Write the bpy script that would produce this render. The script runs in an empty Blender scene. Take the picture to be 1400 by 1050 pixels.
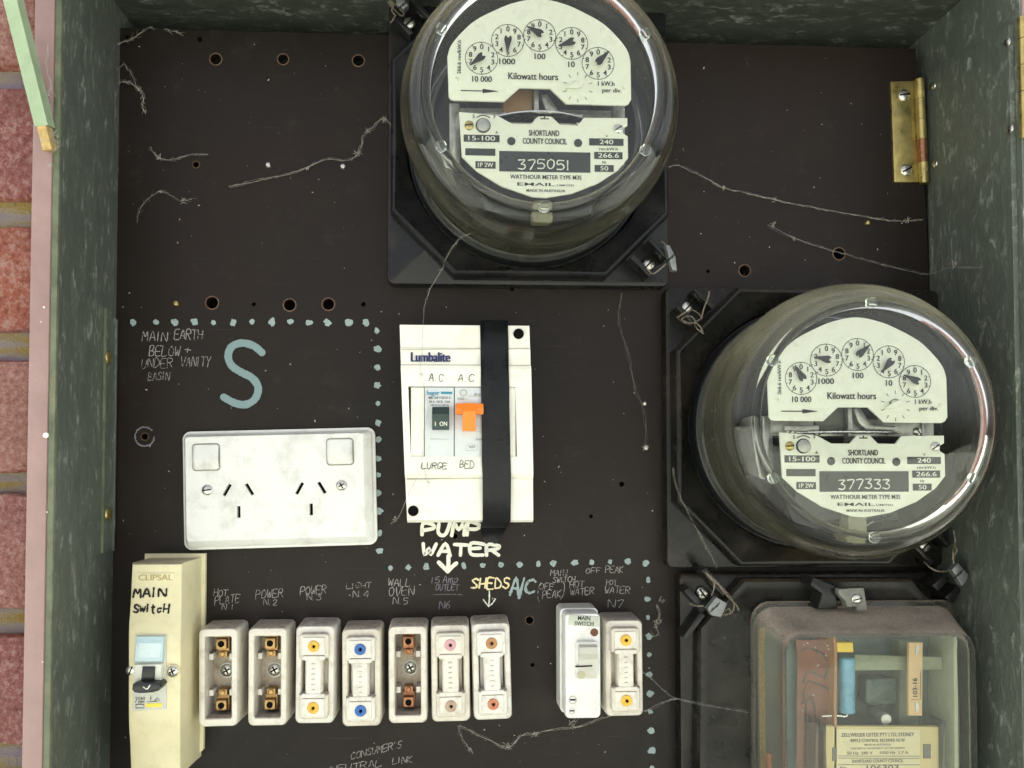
import bpy, bmesh, math, random
from mathutils import Vector, Matrix
random.seed(11)
S = bpy.context.scene
COL = S.collection

# ------------------------------------------------------------------ camera
FPX, D = 1078.0, 0.49            # focal length in photo pixels, metres from the board
YAW, PIT = math.radians(2.5), math.radians(1.7)
PX0 = 618 + FPX * math.tan(YAW)   # the photo is an off-centre crop: lens axis in photo pixels
PY0 = 640 - FPX * math.tan(PIT)
CAM = Vector((0, -D, 0))
cF = Vector((math.sin(YAW) * math.cos(PIT), math.cos(YAW) * math.cos(PIT), math.sin(PIT)))
cR = Vector((math.cos(YAW), -math.sin(YAW), 0))
cU = cR.cross(cF)
cam = bpy.data.cameras.new('camera')
cam.sensor_width = 36.0
cam.lens = FPX / 1400 * 36
cam.shift_x, cam.shift_y = (700 - PX0) / 1400, (PY0 - 525) / 1400
cam.clip_start, cam.clip_end = 0.01, 500
co = bpy.data.objects.new('camera', cam)
COL.objects.link(co)
M3 = Matrix((cR, cU, -cF)).transposed()
co.matrix_world = Matrix.Translation(CAM) @ M3.to_4x4()
S.camera = co

# ------------------------------------------------------------------ light
SUN_EL, SUN_AZ = math.radians(54), math.radians(-20)       # sun stands behind the wall
w = bpy.data.worlds.new('World'); S.world = w; w.use_nodes = True
nt = w.node_tree; nt.nodes.clear()
sky = nt.nodes.new('ShaderNodeTexSky'); sky.sky_type = 'NISHITA'; sky.sun_disc = False
sky.sun_elevation = SUN_EL; sky.sun_rotation = SUN_AZ
sky.dust_density = 6.0; sky.air_density = 0.5; sky.ozone_density = 0.3
bg = nt.nodes.new('ShaderNodeBackground'); bg.inputs[1].default_value = 0.15
wo = nt.nodes.new('ShaderNodeOutputWorld')
hz = nt.nodes.new('ShaderNodeHueSaturation'); hz.inputs['Saturation'].default_value = .2     # sky colour muted so its light and reflections turn neutral
nt.links.new(sky.outputs[0], hz.inputs['Color']); nt.links.new(hz.outputs[0], bg.inputs[0]); nt.links.new(bg.outputs[0], wo.inputs[0])
sl = bpy.data.lights.new('sun', 'SUN'); sl.energy = 4.0; sl.angle = math.radians(0.5); sl.color = (1, .97, .91)
so = bpy.data.objects.new('sun', sl); COL.objects.link(so)
sd = Vector((math.sin(SUN_AZ) * math.cos(SUN_EL), math.cos(SUN_AZ) * math.cos(SUN_EL), math.sin(SUN_EL)))
so.rotation_euler = (-sd).to_track_quat('-Z', 'Y').to_euler()
so.location = sd * 5
S.view_settings.view_transform = 'Standard'; S.view_settings.look = 'None'
S.view_settings.exposure = 1.88; S.view_settings.gamma = 1.0; S.view_settings.use_curve_mapping = False
S.render.engine = 'CYCLES'
S.cycles.use_denoising = True
S.cycles.max_bounces = 14; S.cycles.transparent_max_bounces = 24; S.cycles.transmission_bounces = 12
S.cycles.diffuse_bounces = 4; S.cycles.glossy_bounces = 5
S.cycles.caustics_reflective = False
S.cycles.caustics_refractive = True
S.cycles.sample_clamp_indirect = 6

# ------------------------------------------------------------------ helpers
def P(px, py, h=0.0):
    """point on the plane h metres in front of the board that photo pixel (px, py) looks at"""
    d = cF + cR * ((px - PX0) / FPX) + cU * ((PY0 - py) / FPX)
    return CAM + d * ((D - h) / d.y)

ROOT = {}
def tag(o, label=None, cat=None, group=None, kind=None):
    if label: o['label'] = label
    if cat: o['category'] = cat
    if group: o['group'] = group
    if kind: o['kind'] = kind
    return o

def thing(name, loc, label, cat, group=None, rot=0.0):
    o = bpy.data.objects.new(name, None); COL.objects.link(o)
    o.empty_display_size = .01
    o.location = loc; o.rotation_euler = (0, rot, 0)
    return tag(o, label, cat, group)

def obj(name, bm, mat, parent=None, smooth=True, angle=35, off=None):
    if isinstance(bm, bpy.types.Mesh):
        me = bm
    else:
        bmesh.ops.recalc_face_normals(bm, faces=bm.faces[:])
        me = bpy.data.meshes.new(name); bm.to_mesh(me); bm.free()
    if off is not None:
        me.transform(Matrix.Translation(-Vector(off)))
    if smooth and len(me.polygons):
        me.polygons.foreach_set('use_smooth', [True] * len(me.polygons))
        me.set_sharp_from_angle(angle=math.radians(angle))
    me.materials.clear(); me.materials.append(mat)
    o = bpy.data.objects.new(name, me); COL.objects.link(o)
    if parent: o.parent = parent
    return o

def dup(root, loc=None, rot=None, label=None):
    r = root.copy(); COL.objects.link(r)
    if loc is not None: r.location = loc
    if rot is not None: r.rotation_euler = (0, rot, 0)
    if label: r['label'] = label
    for ch in list(root.children):
        c = ch.copy(); COL.objects.link(c); c.parent = r
        for g in list(ch.children):
            d = g.copy(); COL.objects.link(d); d.parent = c
    return r

def NB(): return bmesh.new()

def loft(bm, rings, cap0=True, cap1=True):
    vs = [[bm.verts.new(p) for p in r] for r in rings]
    n = len(vs[0])
    for a, b in zip(vs, vs[1:]):
        for i in range(n):
            j = (i + 1) % n
            bm.faces.new((a[i], a[j], b[j], b[i]))
    if cap0: bm.faces.new(vs[0])
    if cap1: bm.faces.new(vs[-1])

def rr(x0, z0, x1, z1, r, n=5):
    pts = []
    r = min(r, abs(x1 - x0) / 2 - 1e-6, abs(z1 - z0) / 2 - 1e-6)
    for cx, cz, a0 in ((x1 - r, z0 + r, -90), (x1 - r, z1 - r, 0), (x0 + r, z1 - r, 90), (x0 + r, z0 + r, 180)):
        for k in range(n + 1):
            a = math.radians(a0 + 90 * k / n)
            pts.append((cx + r * math.cos(a), cz + r * math.sin(a)))
    return pts

def lerp(a, b, t): return a + (b - a) * t

def circ(cx, cz, r, n=24, a0=0.0):
    return [(cx + r * math.cos(a0 + 2 * math.pi * k / n), cz + r * math.sin(a0 + 2 * math.pi * k / n)) for k in range(n)]

def area(pts):
    return sum(a[0] * b[1] - b[0] * a[1] for a, b in zip(pts, pts[1:] + pts[:1])) / 2

def inset(pts, d):
    n = len(pts); out = []
    sgn = 1 if area(pts) > 0 else -1
    for i in range(n):
        p0, p, p1 = Vector(pts[i - 1]), Vector(pts[i]), Vector(pts[(i + 1) % n])
        e0, e1 = p - p0, p1 - p
        if e0.length < 1e-9: e0 = e1
        if e1.length < 1e-9: e1 = e0
        e0.normalize(); e1.normalize()
        n0, n1 = Vector((-e0.y, e0.x)), Vector((-e1.y, e1.x))
        m = n0 + n1
        m = m / max(.35, m.dot(m) / 2) if m.length > 1e-6 else n0
        q = p + m * (d * sgn)
        out.append((q.x, q.y))
    return out

def at(pts, h): return [Vector((x, -h, z)) for x, z in pts]

def slab(bm, pts, h0, h1, bev=.0006):
    if bev > 0:
        loft(bm, [at(pts, h0), at(pts, h1 - bev), at(inset(pts, bev * .3), h1 - bev * .3), at(inset(pts, bev), h1)])
    else:
        loft(bm, [at(pts, h0), at(pts, h1)])

def rect(x0, z0, x1, z1): return [(x0, z0), (x1, z0), (x1, z1), (x0, z1)]
def box(bm, x0, x1, z0, z1, h0, h1, bev=.0006, r=0):
    slab(bm, rr(x0, z0, x1, z1, r) if r else rect(x0, z0, x1, z1), h0, h1, bev)

def lathe(bm, cx, cz, prof, n=48, cap0=False, cap1=True):
    rings = [at(circ(cx, cz, max(r, 1e-5), n), h) for r, h in prof]
    loft(bm, rings, cap0, cap1)

def tube(bm, pts, r, n=6, closed=False):
    pts = [Vector(p) for p in pts]
    rings = []
    N = len(pts)
    for i, p in enumerate(pts):
        if closed:
            t = pts[(i + 1) % N] - pts[i - 1]
        else:
            t = pts[min(i + 1, N - 1)] - pts[max(i - 1, 0)]
        if t.length < 1e-9: t = Vector((1, 0, 0))
        t.normalize()
        up = Vector((0, 1, 0)) if abs(t.y) < .9 else Vector((1, 0, 0))
        u = t.cross(up).normalized(); v = t.cross(u)
        ri = r[i] if isinstance(r, (list, tuple)) else r
        rings.append([p + u * (ri * math.cos(2 * math.pi * k / n)) + v * (ri * math.sin(2 * math.pi * k / n)) for k in range(n)])
    if closed:
        loft(bm, rings + [rings[0]], False, False)
        bmesh.ops.remove_doubles(bm, verts=bm.verts[:], dist=1e-7)
    else:
        loft(bm, rings)

def catmull(pts, k=5):
    pts = [Vector(p) for p in pts]; out = []
    for i in range(len(pts) - 1):
        p0, p1, p2, p3 = pts[max(i - 1, 0)], pts[i], pts[i + 1], pts[min(i + 2, len(pts) - 1)]
        for j in range(k):
            t = j / k
            out.append(.5 * ((2 * p1) + (p2 - p0) * t + (2 * p0 - 5 * p1 + 4 * p2 - p3) * t * t + (3 * p1 - p0 - 3 * p2 + p3) * t ** 3))
    out.append(pts[-1])
    return out

def curve_mesh(outlines, h0, h1, bev=0.0):
    """flat plate with holes: every outline is a closed list of (x, z)"""
    cu = bpy.data.curves.new('c', 'CURVE'); cu.dimensions = '2D'; cu.fill_mode = 'BOTH'
    cu.extrude = max((h1 - h0) / 2 - bev, 0); cu.bevel_depth = bev; cu.bevel_resolution = 1
    if bev: cu.offset = -bev
    for pl in outlines:
        sp = cu.splines.new('POLY'); sp.points.add(len(pl) - 1); sp.use_cyclic_u = True
        for q, (x, z) in zip(sp.points, pl): q.co = (x, z, 0, 1)
    o = bpy.data.objects.new('c', cu); COL.objects.link(o)
    dg = bpy.context.evaluated_depsgraph_get()
    me = bpy.data.meshes.new_from_object(o.evaluated_get(dg))
    bpy.data.objects.remove(o); bpy.data.curves.remove(cu)
    hm = (h0 + h1) / 2
    for v in me.vertices:
        x, y, z = v.co; v.co = (x, -(hm + z), y)
    me.name = 'plate'
    return me

BOLD = [.05]
def text_mesh(items):
    """items: (string, x, z, cap height, width or None, align, rot deg, h)  - one mesh, facing the camera side"""
    bm = NB()
    for it in items:
        s, x, z, ch, wd, al, rot, h = (list(it) + [None] * 8)[:8]
        al = al or 'C'; rot = rot or 0
        cu = bpy.data.curves.new('t', 'FONT'); cu.body = s; cu.size = 1.0; cu.fill_mode = 'FRONT'; cu.resolution_u = 4; cu.offset = .003
        o = bpy.data.objects.new('t', cu); COL.objects.link(o)
        dg = bpy.context.evaluated_depsgraph_get()
        me = bpy.data.meshes.new_from_object(o.evaluated_get(dg))
        bpy.data.objects.remove(o); bpy.data.curves.remove(cu)
        if not me.vertices: continue
        xs = [v.co.x for v in me.vertices]; x0, x1 = min(xs), max(xs)
        sy = ch / .70
        sx = (wd / (x1 - x0)) if wd else sy
        ca, sa = math.cos(math.radians(rot)), math.sin(math.radians(rot))
        sx0 = sx
        for v in me.vertices:
            lx = (v.co.x - (x0 if al == 'L' else x1 if al == 'R' else (x0 + x1) / 2)) * sx
            lz = v.co.y * sy
            v.co = (x + lx * ca - lz * sa, -h, z + lx * sa + lz * ca)
        bm.from_mesh(me)
        dxb = ch * BOLD[0]
        me.transform(Matrix.Translation((dxb * ca, -.00001, dxb * sa))); bm.from_mesh(me); bpy.data.meshes.remove(me)
    me = bpy.data.meshes.new('printing'); bm.to_mesh(me); bm.free()
    return me

# --- handwriting: letters as strokes on a 4 x 6 grid
GL = {
 'A': ['0,0 2,6 4,0', '.8,2.2 3.3,2.2'], 'B': ['0,0 0,6 2.6,5.8 3,4.6 2,3.3 0,3.1', '2,3.3 3.6,2.2 3,.4 0,0'],
 'C': ['4,5 2.6,6 .8,5.2 0,3 .8,.8 2.4,0 4,.8'], 'D': ['0,0 0,6 2.4,5.4 4,3.2 3,.8 0,0'],
 'E': ['4,6 0,6 0,0 4,0', '0,3.1 3,3.2'], 'F': ['0,0 0,6 4,6', '0,3.2 3,3.2'], 'G': ['4,5 2.4,6 .6,5 0,2.8 1,.4 3,.2 3.8,2.4 2.2,2.6'],
 'H': ['0,0 0,6', '4,0 4,6', '0,3 4,3.2'], 'I': ['2,0 2,6'], 'i': ['2,0 2,4', '2,5.4 2,5.8'], 'K': ['0,0 0,6', '4,6 0,2.6 4,0'],
 'L': ['0,6 0,0 4,.2'], 'M': ['0,0 .4,6 2,2.4 3.6,6 4,0'], 'N': ['0,0 0,6 4,0 4,6'], 'n': ['0,0 0,4', '0,2.8 2,4 3.4,3.2 3.6,0'],
 'O': ['2,6 .4,5 0,3 .6,.8 2,0 3.5,.9 4,3 3.5,5 2,6'], 'P': ['0,0 0,6 3,6 4,4.6 3,3 0,2.8'],
 'R': ['0,0 0,6 3,5.8 3.8,4.6 2.8,3.3 0,3', '1.4,3 4,0'], 'S': ['4,5.2 2.4,6 .6,5.2 1,3.8 3,2.6 3.8,1.2 2.4,0 0,.7'],
 'T': ['2,0 2,6', '-.2,6 4.2,6'], 'U': ['0,6 .1,1.6 1.6,0 3.2,.8 4,6'], 'V': ['0,6 1.8,0 4,6'], 'W': ['0,6 1,0 2.1,4 3,0 4.2,6'],
 'X': ['0,0 4,6', '0,6 4,0'], 'Y': ['0,6 2,3 4,6', '2,3 1.4,0'], '+': ['2,1 2,4.4', '.4,2.8 3.6,2.8'], '.': ['1.8,.2 2,.5'], '/': ['0,-.4 3,6.4'],
 "'": ['2,6 1.6,4.6'], '(': ['3,7.5 1.2,5 1.2,1 3,-1.4'], ')': ['1,7.5 2.8,5 2.8,1 1,-1.4'],
 '0': ['2,6 .4,4.8 .2,2 1.4,0 3,.6 3.8,3 3.4,5.2 2,6'], '1': ['2,6 2,0'], '2': ['.2,4.8 1.4,6 3.2,5.4 3,3.6 .2,0 4,.2'],
 '3': ['.3,6 3.8,6 1.8,3.6 3.4,3 3.9,1.4 2.6,0 .2,.5'], '4': ['3,0 3,6 0,2 4,2'], '5': ['3.8,6 .5,6 .3,3.4 2.4,3.8 3.8,2.2 3,.3 .2,.2'],
 '6': ['3.2,6 .8,4 .2,1.6 1.6,0 3.4,.8 3.4,2.6 1.6,3.2 .4,2'], '7': ['.2,6 4,6 1.4,0'],
 'w': ['0,4 .8,0 2,3 3,0 4,4'], 't': ['1.6,6 1.6,.4 2.6,0', '.2,4 3,4'], 'h': ['0,0 0,6', '0,2.6 2.4,3.4 3,0'], 'r': ['0,0 .4,4', '.4,2.6 2.4,4'], 'c': ['3,3.2 1,3.4 .2,1.6 1.2,.2 3,.6'],
 'm': ['0,0 .2,4', '.2,3 1.4,4 2,0', '2,2.8 3.4,4 3.8,0'], 'p': ['0,-2 .3,4', '.3,3.4 2.6,4 3,2 1.6,.4 .2,.8'], 'g': ['3,3.6 1,3.8 .4,2 2.6,1.6', '3,4 2.8,-1.6 .6,-1.4'],
}
def ribbon(bm, pts, wd, taper=True):
    """flat stroke with round ends; pts are world points on (nearly) one plane facing -Y"""
    n = len(pts)
    L, R = [], []
    for i, p in enumerate(pts):
        t = pts[min(i + 1, n - 1)] - pts[max(i - 1, 0)]
        t = Vector((t.x, 0, t.z))
        if t.length < 1e-9: t = Vector((1, 0, 0))
        t.normalize(); s = Vector((-t.z, 0, t.x))
        ww = wd / 2 * (random.uniform(.92, 1.06) if wd > .0018 else random.uniform(.6, 1.2))
        L.append(p + s * ww); R.append(p - s * ww)
    vl = [bm.verts.new(p) for p in L]; vr = [bm.verts.new(p) for p in R]
    for i in range(n - 1): bm.faces.new((vl[i], vr[i], vr[i + 1], vl[i + 1]))
    for end, a, b in ((0, vl[0], vr[0]), (n - 1, vr[-1], vl[-1])):
        p = pts[end]; u = (b.co - a.co) / 2; t = Vector((u.z, 0, -u.x))
        arc = [p - u * math.cos(math.pi * k / 5) + t * math.sin(math.pi * k / 5) * (1 if True else 1) for k in range(1, 5)]
        q = pts[1] - pts[0] if end == 0 else pts[-2] - pts[-1]
        if (arc[1] - p).dot(q) > 0: arc = [p - u * math.cos(math.pi * k / 5) - t * math.sin(math.pi * k / 5) for k in range(1, 5)]
        bm.faces.new([a] + [bm.verts.new(x) for x in arc] + [b])

HH = [0.0]
def write(bm, s, x0, y0, x1, y1, wd, h=.0, proj=None, jit=.42, rise=0, slant=.10):
    """handwritten string filling photo box x0..x1, cap height y0(top)..y1(base); wd in metres"""
    proj = proj or P
    cells = [.55 if c in "I.'1i" else .45 if c == ' ' else 1.0 for c in s]
    tot = sum(cells) + .32 * (len(s) - 1)
    u = (x1 - x0) / tot; x = x0; hh = y1 - y0
    for c, cw in zip(s, cells):
        dj = random.uniform(-.06, .06) * hh
        for st in GL.get(c, []):
            q = []
            for tok in st.split():
                gx, gz = map(float, tok.split(','))
                if c in "I.'1i": gx = gx - 1.0; gx = gx / 2 * 4 * .5
                q.append(Vector((gx + random.uniform(-jit, jit) * .5, gz + random.uniform(-jit, jit), 0)))
            q = catmull(q, 4)
            HH[0] = (HH[0] + .000011) % .0002
            w3 = []
            for g in q:
                px = x + g.x / 4 * u * cw + (g.y - 3) / 6 * hh * slant; fx = (px - x0) / max(x1 - x0, 1e-6)
                py = y1 - g.y / 6 * hh * .9 + dj + rise * (.5 - fx)
                v = proj(px, py, h)
                v = Vector(v); v.y -= .00012 + HH[0]
                w3.append(v)
            ribbon(bm, w3, wd)
        x += (cw + .32) * u

def stroke(bm, pix, wd, h=0.0, proj=None, k=5, jit=0):
    proj = proj or P
    HH[0] = (HH[0] + .000011) % .0002
    q = catmull([Vector((a, b, 0)) for a, b in pix], k)
    w3 = []
    for g in q:
        v = Vector(proj(g.x + random.uniform(-jit, jit), g.y + random.uniform(-jit, jit), h)); v.y -= .00012 + HH[0]; w3.append(v)
    ribbon(bm, w3, wd)

# ------------------------------------------------------------------ materials
def new_mat(name):
    m = bpy.data.materials.new(name); m.use_nodes = True
    t = m.node_tree; t.nodes.clear()
    out = t.nodes.new('ShaderNodeOutputMaterial')
    return m, t, out

def node(t, typ, ins=None, **kw):
    n = t.nodes.new(typ)
    for k, v in kw.items(): setattr(n, k, v)
    for k, v in (ins or {}).items():
        if isinstance(v, bpy.types.NodeSocket): t.links.new(v, n.inputs[k])
        else: n.inputs[k].default_value = v
    return n

def ramp(t, fac, stops):
    n = t.nodes.new('ShaderNodeValToRGB')
    e = n.color_ramp.elements
    while len(e) < len(stops): e.new(.5)
    for el, (p, c) in zip(e, stops):
        el.position = p; el.color = (c, c, c, 1) if isinstance(c, (int, float)) else (*c, 1)
    t.links.new(fac, n.inputs[0])
    return n

def mixc(t, f, a, b):
    n = t.nodes.new('ShaderNodeMix'); n.data_type = 'RGBA'
    for i, v in ((0, f), (6, a), (7, b)):
        if isinstance(v, bpy.types.NodeSocket): t.links.new(v, n.inputs[i])
        else: n.inputs[i].default_value = v if i == 0 else (*v, 1)
    return n.outputs[2]

def M(name, col, rough=.5, metal=0.0, vary=.12, scale=120, bump=.0, bscale=400, dirt=None, dirt_amt=.0, dirt_scale=60, dust=0.0, dust_col=(.34, .28, .23), spec=.5, coat=0.0, rvar=.12, ivar=0.0):
    m, t, out = new_mat(name)
    tc = node(t, 'ShaderNodeTexCoord').outputs['Object']
    oi = node(t, 'ShaderNodeObjectInfo').outputs['Random']
    ad = node(t, 'ShaderNodeVectorMath', {0: tc, 1: (0, 0, 0)}, operation='ADD')
    sc = node(t, 'ShaderNodeMath', {0: oi, 1: 7.0}, operation='MULTIPLY')
    t.links.new(sc.outputs[0], ad.inputs[1])
    v = ad.outputs[0]
    n1 = node(t, 'ShaderNodeTexNoise', {'Vector': v, 'Scale': scale, 'Detail': 6.0, 'Roughness': .6}).outputs[0]
    c = mixc(t, ramp(t, n1, [(.3, 0), (.7, 1)]).outputs[0], tuple(x * (1 - vary) for x in col), tuple(min(1, x * (1 + vary)) for x in col))
    if ivar:
        c = mixc(t, node(t, 'ShaderNodeMath', {0: oi, 1: ivar}, operation='MULTIPLY').outputs[0], c, (.60, .49, .30))
    if dirt_amt:
        n2 = node(t, 'ShaderNodeTexNoise', {'Vector': v, 'Scale': dirt_scale, 'Detail': 9.0, 'Roughness': .72}).outputs[0]
        f = ramp(t, n2, [(.50, 0), (.72, dirt_amt)]).outputs[0]
        c = mixc(t, f, c, dirt or (.2, .17, .12))
    if dust:
        g = node(t, 'ShaderNodeNewGeometry')
        sx = node(t, 'ShaderNodeSeparateXYZ', {0: g.outputs['Normal']}).outputs[2]
        n3 = node(t, 'ShaderNodeTexNoise', {'Vector': v, 'Scale': 260, 'Detail': 6.0}).outputs[0]
        up = ramp(t, sx, [(.5, 0), (.97, 1)]).outputs[0]
        f = node(t, 'ShaderNodeMath', {0: up, 1: ramp(t, n3, [(.3, dust * .6), (.65, dust)]).outputs[0]}, operation='MULTIPLY').outputs[0]
        c = mixc(t, f, c, dust_col)
    rn = node(t, 'ShaderNodeMapRange', {0: n1, 1: .3, 2: .7, 3: max(0, rough - rvar), 4: min(1, rough + rvar)}).outputs[0]
    b = node(t, 'ShaderNodeBsdfPrincipled', {'Base Color': c, 'Roughness': rn, 'Metallic': metal, 'Specular IOR Level': spec, 'Coat Weight': coat})
    if bump:
        nb = node(t, 'ShaderNodeTexNoise', {'Vector': v, 'Scale': bscale, 'Detail': 5.0, 'Roughness': .6}).outputs[0]
        bp = node(t, 'ShaderNodeBump', {'Height': nb, 'Strength': bump, 'Distance': .0006}).outputs[0]
        t.links.new(bp, b.inputs['Normal'])
    t.links.new(b.outputs[0], out.inputs[0])
    return m

def chalk(name, col, cover=.5, scale=900):
    m, t, out = new_mat(name)
    tc = node(t, 'ShaderNodeTexCoord').outputs['Object']
    n1 = node(t, 'ShaderNodeTexNoise', {'Vector': tc, 'Scale': scale, 'Detail': 4.0, 'Roughness': .7}).outputs[0]
    n2 = node(t, 'ShaderNodeTexNoise', {'Vector': tc, 'Scale': 90, 'Detail': 3.0}).outputs[0]
    s = node(t, 'ShaderNodeMath', {0: n1, 1: node(t, 'ShaderNodeMath', {0: n2, 1: .5}, operation='MULTIPLY').outputs[0]}, operation='ADD').outputs[0]
    f = ramp(t, s, [(.75 - cover * .5, .12), (.95 - cover * .5, 1)]).outputs[0]
    b = node(t, 'ShaderNodeBsdfPrincipled', {'Base Color': (*col, 1), 'Roughness': .85})
    tr = node(t, 'ShaderNodeBsdfTransparent')
    mx = node(t, 'ShaderNodeMixShader', {0: f, 1: tr.outputs[0], 2: b.outputs[0]})
    t.links.new(mx.outputs[0], out.inputs[0])
    return m

def clear(name, tint=(.97, .98, .96), film=.03, dust=.25, dust_col=(.42, .36, .25), ior=1.5, rough=.015, scratch=.0):
    """clear cover: see-through sheet with Fresnel gloss and a film of settled dust"""
    m, t, out = new_mat(name)
    tc = node(t, 'ShaderNodeTexCoord').outputs['Object']
    g = node(t, 'ShaderNodeNewGeometry')
    nz = node(t, 'ShaderNodeSeparateXYZ', {0: g.outputs['Normal']}).outputs[2]
    n1 = node(t, 'ShaderNodeTexNoise', {'Vector': tc, 'Scale': 30, 'Detail': 8.0, 'Roughness': .65}).outputs[0]
    n2 = node(t, 'ShaderNodeTexNoise', {'Vector': tc, 'Scale': 700, 'Detail': 4.0}).outputs[0]
    up = ramp(t, nz, [(.05, film), (.75, dust)]).outputs[0]
    k = node(t, 'ShaderNodeMath', {0: ramp(t, n1, [(.3, .55), (.7, 1.25)]).outputs[0], 1: ramp(t, n2, [(.4, .8), (.7, 1.2)]).outputs[0]}, operation='MULTIPLY').outputs[0]
    f = node(t, 'ShaderNodeMath', {0: up, 1: k}, operation='MULTIPLY', use_clamp=True).outputs[0]
    tr = node(t, 'ShaderNodeBsdfTransparent', {'Color': (*tint, 1)})
    gl = node(t, 'ShaderNodeBsdfGlossy', {'Color': (1, 1, 1, 1), 'Roughness': rough})
    fr = node(t, 'ShaderNodeFresnel', {'IOR': ior})
    frm = node(t, 'ShaderNodeMath', {0: fr.outputs[0], 1: 1.0}, operation='MULTIPLY', use_clamp=True)
    a = node(t, 'ShaderNodeMixShader', {0: frm.outputs[0], 1: tr.outputs[0], 2: gl.outputs[0]})
    df = node(t, 'ShaderNodeBsdfDiffuse', {'Color': (*dust_col, 1)})
    tl = node(t, 'ShaderNodeBsdfTranslucent', {'Color': (*dust_col, 1)})
    dd = node(t, 'ShaderNodeMixShader', {0: .4, 1: df.outputs[0], 2: tl.outputs[0]})
    b = node(t, 'ShaderNodeMixShader', {0: f, 1: a.outputs[0], 2: dd.outputs[0]})
    t.links.new(b.outputs[0], out.inputs[0])
    return m

def glass(name, col=(.96, .98, .95), rough=.02, ior=1.49):
    m, t, out = new_mat(name)
    b = node(t, 'ShaderNodeBsdfGlass', {'Color': (*col, 1), 'Roughness': rough, 'IOR': ior})
    t.links.new(b.outputs[0], out.inputs[0])
    return m

def galv(name, dark, light, zs, bump=.35, warm=None):
    """painted galvanised sheet with spangle flakes, stretched along the sheet"""
    m, t, out = new_mat(name)
    tc = node(t, 'ShaderNodeTexCoord').outputs['Object']
    mp = node(t, 'ShaderNodeMapping', {'Vector': tc, 'Scale': zs}).outputs[0]
    wn = node(t, 'ShaderNodeTexNoise', {'Vector': mp, 'Scale': 1.0, 'Detail': 3.0}).outputs[1]
    wv = node(t, 'ShaderNodeVectorMath', {0: mp, 1: node(t, 'ShaderNodeVectorMath', {0: wn, 'Scale': 1.4}, operation='SCALE').outputs[0]}, operation='ADD').outputs[0]
    vo = node(t, 'ShaderNodeTexVoronoi', {'Vector': wv, 'Scale': .9}, feature='F1')
    n1 = node(t, 'ShaderNodeTexNoise', {'Vector': wv, 'Scale': 1.6, 'Detail': 5.0, 'Roughness': .65}).outputs[0]
    n2 = node(t, 'ShaderNodeTexNoise', {'Vector': tc, 'Scale': 9, 'Detail': 4.0}).outputs[0]
    sx = node(t, 'ShaderNodeSeparateColor', {0: vo.outputs['Color']}).outputs[0]
    f1 = ramp(t, n1, [(.52, 0), (.64, 1)]).outputs[0]
    f = node(t, 'ShaderNodeMath', {0: f1, 1: ramp(t, sx, [(.3, .15), (.95, 1)]).outputs[0]}, operation='MULTIPLY').outputs[0]
    c = mixc(t, f, dark, light)
    c = mixc(t, ramp(t, n2, [(.4, 0), (.75, .4)]).outputs[0], c, tuple(x * .6 for x in dark))
    rg = node(t, 'ShaderNodeMapRange', {0: sx, 3: .38, 4: .62}).outputs[0]
    b = node(t, 'ShaderNodeBsdfPrincipled', {'Base Color': c, 'Roughness': rg, 'Metallic': .35})
    h = node(t, 'ShaderNodeMath', {0: n1, 1: sx}, operation='ADD').outputs[0]
    bp = node(t, 'ShaderNodeBump', {'Height': h, 'Strength': bump, 'Distance': .0008}).outputs[0]
    t.links.new(bp, b.inputs['Normal'])
    t.links.new(b.outputs[0], out.inputs[0])
    return m

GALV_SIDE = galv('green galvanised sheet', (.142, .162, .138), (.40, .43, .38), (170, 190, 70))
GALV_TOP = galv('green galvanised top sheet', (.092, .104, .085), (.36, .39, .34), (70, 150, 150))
GALV_LIN = galv('galvanised liner sheet', (.130, .148, .122), (.36, .39, .34), (100, 140, 66), 1.0)
DARKMET = M('dark sheet', (.03, .035, .03), .6)
HEM = M('folded green steel edge', (.13, .15, .095), .5, vary=.35, scale=90, dirt=(.25, .2, .12), dirt_amt=.6)
PINK = M('dusty pink enamel', (.345, .225, .215), .5, vary=.16, scale=40, bump=.15, bscale=500, dirt=(.35, .2, .16), dirt_amt=.5, dirt_scale=150)
LIME = M('pale green enamel', (.34, .44, .285), .45, vary=.12, dirt=(.3, .4, .22), dirt_amt=.4, dirt_scale=200)
RUST = M('worn ochre primer', (.50, .34, .13), .8, vary=.3, scale=400, dirt=(.40, .44, .30), dirt_amt=.8, dirt_scale=260)
BRASS = M('tarnished brass', (.50, .40, .15), .34, metal=.85, vary=.3, scale=120, dirt=(.30, .26, .13), dirt_amt=.5, dirt_scale=70, bump=.12)
GOLD = M('bright brass', (.44, .28, .12), .38, metal=.95, vary=.45, scale=400, dirt=(.06, .03, .015), dirt_amt=.95, dirt_scale=400)
COPPER = M('tarnished copper terminal', (.36, .17, .09), .4, metal=.9, vary=.35, scale=500, dirt=(.07, .03, .02), dirt_amt=.8, dirt_scale=400)
STEEL = M('zinc screw', (.62, .61, .56), .3, metal=1.0, vary=.25, scale=700, dirt=(.2, .18, .14), dirt_amt=.6, dirt_scale=500)
DULL = M('dull meter frame metal', (.46, .46, .42), .42, metal=.7, vary=.2, scale=300, dirt=(.12, .11, .09), dirt_amt=.5)
ALU = M('aluminium disc', (.7, .7, .68), .25, metal=1.0)
BLACKP = M('black bakelite', (.0105, .0105, .0115), .30, vary=.25, scale=60, dirt=(.05, .045, .035), dirt_amt=.5, dirt_scale=30, dust=.30, dust_col=(.10, .085, .06), bump=.05, spec=.3)
MUDP = M('dusty black bakelite', (.010, .0095, .0085), .3, vary=.3, scale=60, dirt=(.06, .046, .027), dirt_amt=.55, dirt_scale=28, dust=.6, dust_col=(.16, .12, .075), bump=.05, spec=.28)
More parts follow.
